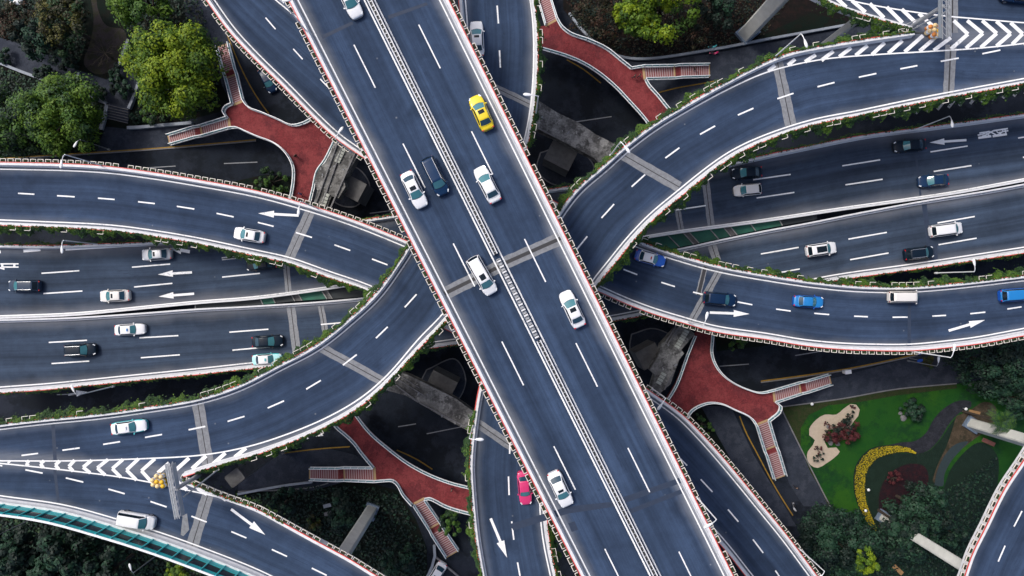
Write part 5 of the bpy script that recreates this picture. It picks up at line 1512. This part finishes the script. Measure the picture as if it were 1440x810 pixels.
        for xw in (-h + .78 * sc, h - .85 * sc):
            m_ = MB(); n_ = 16
            ring = lambda r_, y: [Vector((xw + r_ * math.cos(2 * math.pi * k / n_), y, .30 + r_ * math.sin(2 * math.pi * k / n_))) for k in range(n_)]
            y1 = sg * (hw + .012); y0 = sg * (hw - .2)
            m_.grid([ring(.315, y0), ring(.315, y1), ring(.2, y1 + sg * .004)], closed=True, sm=False)
            m_.poly(ring(.2, y1 + sg * .002), 1); m_.build('wheel', [TYRE, RIM], root)
    m_ = MB(); m_.box((h - .02, 0, zn - .32), (.06, hw * .95, .14)); m_.build('grille', TRIM, root)
    if sign:
        m_ = MB(); q = G(2.5, 0); m_.box((q.x, 0, q.z + .07), (.16, .42, .12)); m_.build('roof_sign', sign, root)
    return root
D1 = (.455, .89); U1 = (-.455, -.89)
car('sedan_car', 'white saloon cut off by the upper edge, left lanes of the top deck', 'car', 'sedan', (493, 3), D1, ZT, 'white')
car('sedan_car', 'white saloon with wide dark sunroof, next to a navy people carrier', 'car', 'sedan', (583.5, 268), (.44, .9), ZT, 'white', sun='mid')
car('minivan', 'navy people carrier with pale roof rails on the top deck', 'minivan', 'minivan', (613, 249.5), (.44, .9), ZT, 'navy', rails=True, L=4.9)
car('sedan_car', 'bright yellow saloon on the top deck', 'car', 'sedan', (677, 160.5), (-.40, -.92), ZT, 'yellow', sun='mid', L=4.5)
car('sedan_car', 'plain white saloon near the solid median, following the yellow car', 'car', 'sedan', (685.5, 260.5), U1, ZT, 'white')
car('minivan', 'white people carrier crossing the wide expansion joint of the top deck', 'minivan', 'minivan', (678.5, 388), (.50, .87), ZT, 'white', sun='small', L=5.05)
car('sedan_car', 'white saloon with dark sunroof, alone beside the movable median section', 'car', 'sedan', (804, 434.5), (-.42, -.91), ZT, 'white', sun='mid')
car('sedan_car', 'white saloon with small sunroof and red tail lights above the pink taxi', 'car', 'sedan', (787.5, 685.5), (.42, .91), ZT, 'white', sun='small', L=4.6)
car('sedan_car', 'white car half hidden behind the top deck flower boxes', 'car', 'sedan', (671, 57), (-.05, -1), ZA, 'white', sun='small')
car('taxi_car', 'pink taxi half hidden below the top deck', 'taxi', 'taxi', (737.5, 684), (.1, 1), ZA, 'pink')
car('sedan_car', 'white saloon near the left-pointing arrow on the flower box ramp', 'car', 'sedan', (353, 331), (-.985, -.17), ZC, 'white', sun='small', L=4.5)
car('taxi_car', 'white and turquoise taxi alone on the ivy ramp above the chevrons', 'taxi', 'taxi', (185.5, 599), (.99, -.13), ZA, 'teal', top='white', roof='white', sign=CP['white'], L=4.75)
car('van', 'white van next to the turquoise noise barrier', 'van', 'minivan', (196, 729.5), (.985, .17), ZA, 'white', L=4.95)
car('estate_car', 'slate grey estate car with roof rails nearest the left edge', 'car', 'hatch', (38.5, 402), (-1, .0), ZE, 'slate', rails=True, L=4.9)
car('sedan_car', 'silver saloon with sunroof touching the painted merge arrow', 'car', 'sedan', (223.5, 358), (-1, .05), ZE, 'silver', sun='small', L=4.6)
car('sedan_car', 'cream saloon with sunroof on the westbound expressway, behind two arrows', 'car', 'sedan', (165, 416), (-1, .04), ZE, 'cream', sun='small', L=4.6)
car('sedan_car', 'black car almost hidden under the ivy of the white saloon ramp', 'car', 'sedan', (370, 371.5), (-1, .1), ZE, 'black')
car('taxi_car', 'white taxi with pale blue windscreen leading a black off-roader', 'taxi', 'taxi', (186.5, 463), (1, -.05), ZE, 'white', sign=CP['azure'], L=4.65)
car('suv', 'black off-roader following the white taxi on the eastbound expressway', 'car', 'suv', (117.5, 491.5), (1, -.05), ZE, 'black', rails=True, L=4.75)
car('sedan_car', 'black saloon side by side with the teal taxi', 'car', 'sedan', (378.5, 479.5), (1, -.05), ZE, 'black')
car('taxi_car', 'teal taxi partly under the ivy, beside a black saloon', 'taxi', 'taxi', (378, 504.5), (1, -.06), ZE, 'teal', top='mint', roof='white', sign=CP['teal'])
car('sedan_car', 'black saloon beside the left arrow and painted characters', 'car', 'sedan', (1275.5, 206), (-1, .1), ZE, 'black', L=4.9)
car('sedan_car', 'navy saloon in the middle of the westbound expressway, right part', 'car', 'sedan', (1308.5, 255), (-1, .08), ZE, 'navy', L=4.6)
car('sedan_car', 'black car just below the curving ivy hedge, above a white car', 'car', 'sedan', (1048, 244), (-1, .08), ZE, 'black', L=4.6)
car('hatchback', 'white car with black pillars directly below a black car', 'car', 'hatch', (1049, 268), (-1, .1), ZE, 'cream', L=4.2)
car('suv', 'white off-roader with dark sunroof on the eastbound expressway', 'car', 'suv', (1152, 351), (.985, -.15), ZE, 'white', sun='pano')
car('minivan', 'white people carrier over the dark asphalt patch, eastbound', 'minivan', 'minivan', (1326.5, 323.5), (.99, -.13), ZE, 'white', L=4.95)
car('suv', 'black off-roader beside the dark asphalt patch, eastbound', 'car', 'suv', (1288.5, 356.5), (.99, -.12), ZE, 'black', rails=True, L=4.5)
car('patrol_car', 'blue car with white roof at the ivy corner', 'car', 'taxi', (913, 363.5), (.965, .26), ZC, 'blue', roof='white', sign=LAMPR, L=4.5)
car('suv', 'dark blue off-roader next to a long right arrow', 'car', 'suv', (1010, 420.5), (.995, .1), ZC, 'deepblue', L=4.7)
car('taxi_car', 'bright blue taxi on the ramp between off-roader and white van', 'taxi', 'taxi', (1134, 424), (.995, .06), ZC, 'blue', top='azure', roof='azure', L=4.35)
car('van', 'small boxy white van between two blue cars', 'van', 'van', (1266, 417.5), (1, 0), ZC, 'cream', L=4.15)
car('minivan', 'azure people carrier leaving at the right edge', 'minivan', 'minivan', (1424, 414.5), (.995, -.07), ZC, 'blue', top='azure', roof='azure', L=4.7)
car('sedan_car', 'dark blue car cut off by the upper edge near the chevrons', 'car', 'sedan', (1427, -3), (-1, -.1), ZA, 'deepblue')
car('hatchback', 'dark blue car on the ground road beside the red stairs', 'car', 'hatch', (378.5, 115), (.45, .89), 0, 'deepblue')
car('sedan_car', 'white saloon on the ground at the foot of the stairs', 'car', 'sedan', (614, 806), (-.52, .85), 0, 'white', sun='small')
car('sedan_car', 'pale blue car peeping out at the corner of the park', 'car', 'sedan', (17, -3), (.94, .34), 0, 'silver')

# ------------------------------------------------------------------ street lamps
def lamp(label, toppx, headpx, z, h=9.0, r=.075, mat=None):
    t = P(toppx[0], toppx[1], z + h); hd = P(headpx[0], headpx[1], z + h + .25)
    base = Vector((t.x, t.y, z))
    root = empty('street_lamp', base); tag(root, label, 'street lamp', 'street lamps of the interchange')
    mb = MB(); mb.tube([(0, 0, .0), (0, 0, h * .5), (0, 0, h - .15)], [r * 1.35, r * 1.1, r * .9], 8); mb.tube([(0, 0, 0), (0, 0, .5)], r * 2.2, 8)
    mb.build('pole', mat or M['white_metal'], root)
    v = hd - Vector((t.x, t.y, z)); v = Vector((v.x, v.y, 0)); u = v.normalized()
    mb = MB(); mb.tube([(0, 0, h - .3), tuple(u * .12 + Vector((0, 0, h))), tuple(v * .35 + Vector((0, 0, h + .16))), tuple(v + Vector((0, 0, h + .25)))], [r * .85, r * .8, r * .7, r * .6], 7)
    mb.build('arm', mat or M['white_metal'], root)
    mb = MB(); prof = [(-.12, .05), (.0, .10), (.25, .17), (.55, .21), (.8, .19), (.95, .10), (1.0, .02)]
    s = Vector((-u.y, u.x, 0)); rows_ = []
    for x, w in prof:
        c = v + u * (x - .45) + Vector((0, 0, h + .25))
        rows_.append([c + s * w * math.cos(a) + Vector((0, 0, .55 * w * math.sin(a))) for a in [2 * math.pi * k / 10 for k in range(10)]])
    mb.grid(rows_, closed=True, sm=True); mb.poly(rows_[0][::-1]); mb.poly(rows_[-1]); mb.build('lamp_head', M['white_metal'], root)
    return root
lamp('street lamp leaning over the flower box ramp near the left edge', (90, 217), (86, 231), ZC)
lamp('street lamp on the ground in front of the broad mid green tree', (112, 196), (106, 203), 0, 8, .07, M['grey_metal'])
lamp('street lamp above the two expressway arrows, westbound edge', (88, 338), (87, 351), ZE)
lamp('street lamp over the dark ground road arrow, eastbound edge', (108, 556), (102, 546), ZE)
lamp('street lamp whose head hangs by the tail of the left arrow', (422, 283), (420, 297), ZC)
lamp('street lamp at the tip where ramp meets top deck, by the red footbridge', (471, 195), (479, 183), ZC, 9)
lamp('street lamp on the parapet near the half hidden white car', (757, 135), (742, 133), ZA)
lamp('street lamp rising from the top deck over the dark patches', (1008, 731), (996, 739), ZT)
lamp('street lamp at the joint of the right-hand curve', (873, 199), (882, 210), ZA)
lamp('tall street lamp among the ivy near the striped gore', (1127, 47), (1133, 61), ZA)
lamp('street lamp pointing at the painted arrow and characters', (1336, 163), (1339, 174), ZE)
lamp('street lamp beside the long right arrow and dark blue off-roader', (990, 457), (994, 444), ZC)
lamp('street lamp below the black off-roader on the eastbound edge', (1371, 382), (1370, 369), ZE)
lamp('street lamp at the end of the ramp near the blue signs', (1338, 503), (1342, 489), ZC)
lamp('ground street lamp among the blue signs', (1318, 515), (1320, 505), 0, 8, .07, M['grey_metal'])
lamp('street lamp over the big blue-green tree', (1160, 804), (1152, 812), ZC)
lamp('street lamp on the ramp tip beside the garden footbridge', (936, 560), (928, 572), ZC)
lamp('street lamp near the rubbly pier, over the pink taxi ramp', (660, 617), (674, 618), ZA)
lamp('ground street lamp at the lower edge below the noise barrier', (187, 806), (183, 797), 0, 9, .08, M['grey_metal'])
lamp('tall pole cut off by the left edge below the noise barrier', (-12, 757), (-16, 744), 0, 9, .08, M['grey_metal'])
lamp('street lamp above the top deck at its upper left flower boxes', (398, 3), (404, 0), ZT, 9)

# ------------------------------------------------------------------ sign gantries over the gores
def gantry(label, p0, p1, post, zdeck, hgt=6.6, split=None):
    z = zdeck + hgt
    a, b = P(*p0, z), P(*p1, z); d = (b - a).normalized(); n_ = Vector((-d.y, d.x, 0)); pm = (a + b) / 2; pc = Vector((pm.x, pm.y, zdeck))
    root = empty('sign_gantry', pc); tag(root, label, 'sign gantry', 'sign gantries at the gores')
    q = lambda v: v - pc
    L = (b - a).length
    mb = MB()
    for o_ in (-.22, .06, .34):
        for dz in (0, .8):
            if o_ == .06 and dz == 0: continue
            mb.bar(q(a + n_ * o_ + Vector((0, 0, dz))), q(b + n_ * o_ + Vector((0, 0, dz))), .075, .075)
    k = 0; N = int(L / .8)
    for i in range(N):
        p0_ = a + d * (L * i / N); p1_ = a + d * (L * (i + 1) / N)
        mb.bar(q(p0_ + n_ * -.2), q(p1_ + n_ * -.2 + Vector((0, 0, .74))), .05, .05); mb.bar(q(p0_ + n_ * .3), q(p1_ + n_ * .3 + Vector((0, 0, .74))), .05, .05)
        if i % 2 == 0: mb.bar(q(p0_ + n_ * -.2 + Vector((0, 0, .78))), q(p1_ + n_ * .3 + Vector((0, 0, .78))), .05, .04)
    mb.build('truss', M['grey_metal'], root)
    mb = MB(); mb.box(tuple(q((a + b) / 2 - n_ * .52 + Vector((0, 0, -.02)))), (L - .3, .42, .05), math.atan2(d.y, d.x)); mb.build('catwalk', plain('steel_grating', (.20, .23, .26), .6, .3, var=.3, vscale=8), root)
    f = .48
    for (u0, u1) in ((.03, f), (f + .04, .97)):
        c = a + d * L * (u0 + u1) / 2 + n_ * .46 + Vector((0, 0, .1))
        mb = MB(); mb.box(tuple(q(c)), (L * (u1 - u0), .07, .95), math.atan2(d.y, d.x)); mb.build('sign_board', plain('sign_back', (.45, .47, .49), .5), root)
    mb = MB(); top_ = (a + b) / 2; near = a + d * max(0.3, min(L - .3, (pc - a).dot(d)))
    mb.tube([q(pc), q(Vector((pc.x, pc.y, z - .3)))], [.3, .26], 10); mb.bar(q(Vector((pc.x, pc.y, z - .3))), q(Vector((near.x, near.y, z - .06))), .3, .3)
    mb.build('post', M['grey_metal'], root)
    return root
gantry('grey steel sign gantry beside the white van and left gore barrels', (239, 650), (253, 727), (252, 682), ZA)
gantry('grey steel sign gantry over the upper right chevrons', (1327, -40), (1328, 55), (1312, 44), ZA)
st = MB(); a, b = P(1285, 40, ZA + 1), P(1332, 12, ZA + 7.0)
bar_ = empty('stay_bar', P(1285, 40, ZA)); tag(bar_, 'pair of slanting steel stays reaching from the ivy to the upper gantry', 'steel stays')
for k_, (dx, dy) in enumerate(((0, 0), (-9, -7))):
    mb = MB(); mb.tube([P(1284 + dx, 41 + dy, ZA + .9) - bar_.location, P(1331, 16 + dy, ZA + 7.0) - bar_.location], .11 if k_ == 0 else .06, 6); mb.build('stay', M['grey_metal'], bar_)
bar2 = empty('stay_bar', P(268, 690, ZA)); tag(bar2, 'slanting steel stay crossing the ivy tuft at the lower gore', 'steel stays')
mb = MB(); mb.tube([P(306, 661, ZA + 1.0) - bar2.location, P(258, 699, ZA + 6.5) - bar2.location], .10, 6); mb.build('stay', M['grey_metal'], bar2)

# crash barrels
def barrel(label, px, m, grp):
    c = P(px[0], px[1], ZA)
    prof = [(.26, 0), (.31, .04), (.32, .35), (.29, .40), (.31, .46), (.31, .82), (.26, .92), (.26, .97), (.0, 1.0)]
    mb = MB(); n_ = 14
    mb.grid([[Vector((r_ * math.cos(2 * math.pi * k / n_), r_ * math.sin(2 * math.pi * k / n_), z)) for k in range(n_)] for r_, z in prof], closed=True, sm=True, mfun=lambda i, j: 1 if i in (3, 4) else 0)
    o = mb.build('crash_barrel', [m, M['paint']]); o.location = (c.x, c.y, ZA + .024)
    return tag(o, label, 'barrel', grp)
BY = plain('yellow_plastic', (.78, .46, .02), .5); BC = plain('sun_bleached_plastic', (.80, .60, .30), .55); BO = plain('orange_plastic', (.72, .24, .04), .5)
for i, (x, y, m) in enumerate(((219, 673, BC), (224.5, 667, BC), (231, 668, BC), (225, 675, BY), (232, 675.5, BY), (226, 681, BC), (233.5, 681, BY), (220, 679, BC))):
    barrel('%s crash barrel in the cluster at the lower left gore' % {BC: 'faded cream', BY: 'yellow', BO: 'orange'}[m], (x, y), m, 'crash barrels at the lower left gore')
for i, (x, y, m) in enumerate(((1303, 41, BO), (1309.5, 39, BC), (1316, 40, BO), (1302, 47, BC), (1308.5, 45.5, BC), (1315, 46.5, BY), (1308, 52, BO), (1314.5, 52.5, BC))):
    barrel('%s crash barrel in the cluster at the upper right gore' % {BC: 'faded cream', BY: 'yellow', BO: 'orange'}[m], (x, y), m, 'crash barrels at the upper right gore')

# ------------------------------------------------------------------ people, as one skinned body each
def person(label, px, z, face, coat, legs, stride=.25, group='people on foot'):
    V = [(0, 0, .95), (0, 0, 1.15), (0, 0, 1.38), (.02, 0, 1.50), (.05, 0, 1.60), (.05, 0, 1.74),
         (0, .19, 1.40), (.06, .26, 1.14), (.18, .24, .95), (0, -.19, 1.40), (-.08, -.26, 1.14), (-.02, -.26, .92),
         (.02, .10, .90), (stride * .6, .10, .50), (stride * .9, .10, .08), (stride * .9 + .17, .11, .04), (0, -.10, .90), (-stride * .3, -.10, .50), (-stride, -.10, .10), (-stride + .16, -.11, .04)]
    E = [(0, 1), (1, 2), (2, 3), (3, 4), (4, 5), (2, 6), (6, 7), (7, 8), (2, 9), (9, 10), (10, 11), (0, 12), (12, 13), (13, 14), (14, 15), (0, 16), (16, 17), (17, 18), (18, 19)]
    Rr = [.15, .14, .16, .065, .095, .085, .075, .055, .042, .075, .055, .042, .095, .07, .05, .045, .095, .07, .05, .045]
    me = bpy.data.meshes.new('person'); me.from_pydata(V, E, [])
    o = bpy.data.objects.new('person', me); COL.objects.link(o)
    sk = o.modifiers.new('skin', 'SKIN'); o.modifiers.new('sub', 'SUBSURF').levels = 1
    if not me.skin_vertices: me.skin_vertices.new()
    for i, r_ in enumerate(Rr): me.skin_vertices[0].data[i].radius = (r_, r_ * (1.15 if i in (1, 2) else 1)); me.skin_vertices[0].data[i].use_root = i == 0
    dg = bpy.context.evaluated_depsgraph_get(); dg.update()
    m2 = bpy.data.meshes.new_from_object(o.evaluated_get(dg))
    o.modifiers.clear(); o.data = m2
    m2.materials.clear()
    for mt in (coat, legs, M['skin'], M['hair']): m2.materials.append(mt)
    for p in m2.polygons:
        c = p.center; p.use_smooth = True
        p.material_index = 1 if c.z < .95 and abs(c.y) < .2 else (3 if c.z > 1.66 or (c.z > 1.55 and c.x < .04) else (2 if c.z > 1.48 or (c.z < 1.0 and abs(c.y) >= .2) else 0))
    q = P(px[0], px[1], z); o.location = (q.x, q.y, z + .004); o.rotation_euler = (0, 0, math.atan2(-face[1], face[0]))
    return tag(o, label, 'person', group)
M['skin'] = plain('skin', (.45, .27, .19), .6); M['hair'] = plain('dark_hair', (.012, .010, .009), .6)
CB = plain('black_cloth', (.015, .015, .017), .9); CN = plain('blue_cloth', (.02, .06, .28), .9); CR = plain('red_cloth', (.5, .02, .03), .9); CG = plain('teal_cloth', (.05, .22, .22), .9); CD = plain('dark_trousers', (.02, .02, .026), .9)
person('person in black walking alone on the red footbridge near the green tree', (418, 221), ZF, (.7, .6), CB, CD)
person('person in a blue jacket by the grey pier on the red footbridge', (425, 274), ZF, (.2, -1), CN, CD)
person('person in dark clothes, one of two side by side on the red footbridge', (891, 110), ZF, (-.8, -.5), CB, CD)
person('second person of the pair on the red footbridge, nearer the stairs', (898, 109), ZF, (-.8, -.5), CB, CD)
person('person in dark clothes climbing the stairs near the brown park', (975, 99), 1.2, (-1, 0), CB, CD, .15)
person('person in dark clothes on the dark red footbridge', (636, 686), ZF, (.9, .3), CB, CD)
person('person on the dark footway below the garden stairs', (1116, 683), 0, (.3, 1), CB, CD)

# scooters with riders on the footway: frame, wheels; the rider is a thing of its own
def scooter(label, px, head, col):
    c = P(px[0], px[1], 0); root = empty('scooter', (c.x, c.y, .012), math.atan2(-head[1], head[0])); tag(root, label, 'scooter', 'scooters on the footways')
    for xw in (-.62, .62):
        m_ = MB(); n_ = 14
        r_ = lambda rr_, y: [Vector((xw + rr_ * math.cos(2 * math.pi * k / n_), y, .25 + rr_ * math.sin(2 * math.pi * k / n_))) for k in range(n_)]
        m_.grid([r_(.15, -.05), r_(.25, -.05), r_(.25, .05), r_(.15, .05)], closed=True, sm=False); m_.poly(r_(.15, .03)); m_.poly(r_(.15, -.03)[::-1]); m_.build('wheel', TYRE, root)
    m_ = MB(); m_.grid([[Vector((x, s * w, z_)) for s in (-1, -.5, 0, .5, 1)] for x, w, z_ in ((-.85, .06, .62), (-.7, .15, .72), (-.2, .16, .72), (-.05, .13, .34), (.3, .15, .32), (.45, .16, .6), (.55, .12, .9), (.62, .04, .95))], sm=True)
    m_.build('body', col, root)
    m_ = MB(); m_.box((-.42, 0, .76), (.62, .24, .09)); m_.build('seat', TRIM, root)
    m_ = MB(); m_.tube([(.48, -.32, 1.0), (.54, 0, 1.0), (.48, .32, 1.0)], .022, 6); m_.build('handlebar', TRIM, root)
scooter('red scooter on the footway at the end of the stairs', (1003, 76), (1, -.1), CP['pink'])
scooter('teal scooter against the low wall, beside the red one', (1001, 67), (1, -.15), CP['teal'])
scooter('pale scooter parked on the dark footway below the garden stairs', (1115, 712), (.3, 1), CP['silver'])

# ------------------------------------------------------------------ small street and garden things
def tsign(label, px, h, shape, col, face, r_=.45):
    c = P(px[0], px[1], 0); root = empty('road_sign', c); tag(root, label, 'road sign', 'road signs by the footway')
    m_ = MB(); m_.tube([(0, 0, 0), (0, 0, h)], .05, 8); m_.build('post', M['grey_metal'], root)
    n_ = 3 if shape == 'tri' else (4 if shape == 'sq' else 20)
    u = Vector((face[0], -face[1], .9)).normalized(); s = u.cross(Vector((0, 0, 1))).normalized(); t_ = s.cross(u)
    ring = lambda o_, q: [Vector((0, 0, h - .1)) + u * o_ + (s * math.cos(2 * math.pi * k / n_ + .5) + t_ * math.sin(2 * math.pi * k / n_ + .5)) * q for k in range(n_)]
    m_ = MB(); m_.poly(ring(.10, r_)); m_.poly(ring(.06, r_)[::-1]); m_.grid([ring(.06, r_), ring(.10, r_)], closed=True, sm=False); m_.build('plate', col, root)
BLUE = plain('sign_blue', (.01, .09, .50), .4); YEL = plain('sign_yellow', (.80, .50, .01), .4)
tsign('round blue road sign, upper of two beside the yellow one', (1279, 493.5), 3.0, 'disc', BLUE, (0, 1)); tsign('round blue road sign on the footway, lower of two', (1279, 504), 3.0, 'disc', BLUE, (0, 1)); tsign('yellow triangular road sign next to the blue ones', (1278, 490.5), 3.4, 'tri', YEL, (0, 1), .6)
def slab(name, label, cat, px, size, rz, m, h=.45, legs=True, grp=None):
    c = P(px[0], px[1], 0); root = empty(name, c, rz); tag(root, label, cat, grp)
    m_ = MB(); m_.box((0, 0, h - .04), (size[0], size[1], .08)); m_.box((0, size[1] * .3, h + .012), (size[0] * .96, size[1] * .22, .02)); m_.box((0, -size[1] * .3, h + .012), (size[0] * .96, size[1] * .22, .02)); m_.build('seat', m, root)
    for sx in (-1, 1):
        m_ = MB(); m_.box((sx * size[0] * .38, 0, (h - .08) / 2), (.12, size[1] * .8, h - .082)); m_.build('leg', M['kerb'], root)
WOOD = plain('ochre_timber', (.30, .17, .07), .8, var=.3, vscale=3); BRK = plain('red_brown_timber', (.16, .06, .045), .8, var=.3, vscale=3)
slab('bench', 'ochre timber bench at the end of the garden path', 'bench', (1368, 580), (1.9, .75), R(-12), WOOD)
slab('bench', 'reddish timber bench half under the corner pier', 'bench', (1388, 621), (2.2, .7), R(-24), BRK)
slab('bench', 'brown timber bench at the lower edge below the dark trees', 'bench', (1261, 800), (2.0, .7), R(-42), WOOD)
slab('bench', 'pale stone bench in the dark shrubbery, upper of two', 'bench', (461, 710), (1.3, .6), R(14), M['wallstone'], grp='stone benches in the shrubbery')
slab('bench', 'grey stone bench in the dark shrubbery, lower of two', 'bench', (462, 721), (1.3, .6), R(16), M['kerb'], grp='stone benches in the shrubbery')
def glight(label, px):
    c = P(px[0], px[1], 0); root = empty('garden_light', c); tag(root, label, 'garden light', 'garden lights on the lawn')
    m_ = MB(); m_.tube([(0, 0, 0), (0, 0, .75)], .05, 8); m_.build('post', M['grey_metal'], root)
    m_ = MB(); n_ = 12
    m_.grid([[Vector((r_ * math.cos(2 * math.pi * k / n_), r_ * math.sin(2 * math.pi * k / n_), z)) for k in range(n_)] for r_, z in ((.06, .72), (.26, .78), (.24, .88), (.12, .97), (.0, 1.0))], closed=True); m_.build('lamp_head', M['white_metal'], root)
glight('small white garden light between path and ochre bench', (1354, 574)); glight('white garden light on the inner rim of the yellow crescent', (1218, 687)); glight('white garden light inside the yellow crescent, lower part', (1214, 716)); glight('white garden light on the footway edge above the sand bed', (1139, 567))
def rock(label, px, s):
    rng = random.Random(int(px[0])); c = P(px[0], px[1], 0); mb = MB(); n_ = 9
    mb.grid([[Vector((s * r_ * math.cos(6.283 * k / n_) * (1 + .25 * math.sin(k * 2.1 + px[0])), s * r_ * math.sin(6.283 * k / n_), s * z)) for k in range(n_)] for r_, z in ((1, 0), (.95, .3), (.6, .6), (.0, .7))], closed=True, sm=False)
    o = mb.build('rock', M['kerb']); o.location = c; tag(o, label, 'rock', 'rocks in the garden')
rock('grey rock beside the round bush on the lawn, larger one', (1270, 588), .55); rock('grey rock beside the round bush on the lawn, smaller one', (1266, 581), .35)
rock('pale rock at the edge of the crimson shrub', (1164, 600), .32); rock('rock at the lower edge of the crimson shrub on the sand', (1168, 623), .45); rock('tall pale rock below the crimson shrub', (1178, 624), .4)
ub = empty('utility_cabinet', P(1188, 522, 0), R(8)); tag(ub, 'small white utility cabinet on the footway above the garden', 'cabinet')
m_ = MB(); m_.box((0, 0, .6), (.95, .55, 1.1)); m_.build('case', M['white_metal'], ub); m_ = MB(); m_.box((0, 0, 1.18), (1.05, .65, .06)); m_.build('lid', M['white_metal'], ub); m_ = MB(); m_.box((0, -.29, .6), (.8, .03, .9)); m_.build('door', M['grey_metal'], ub)
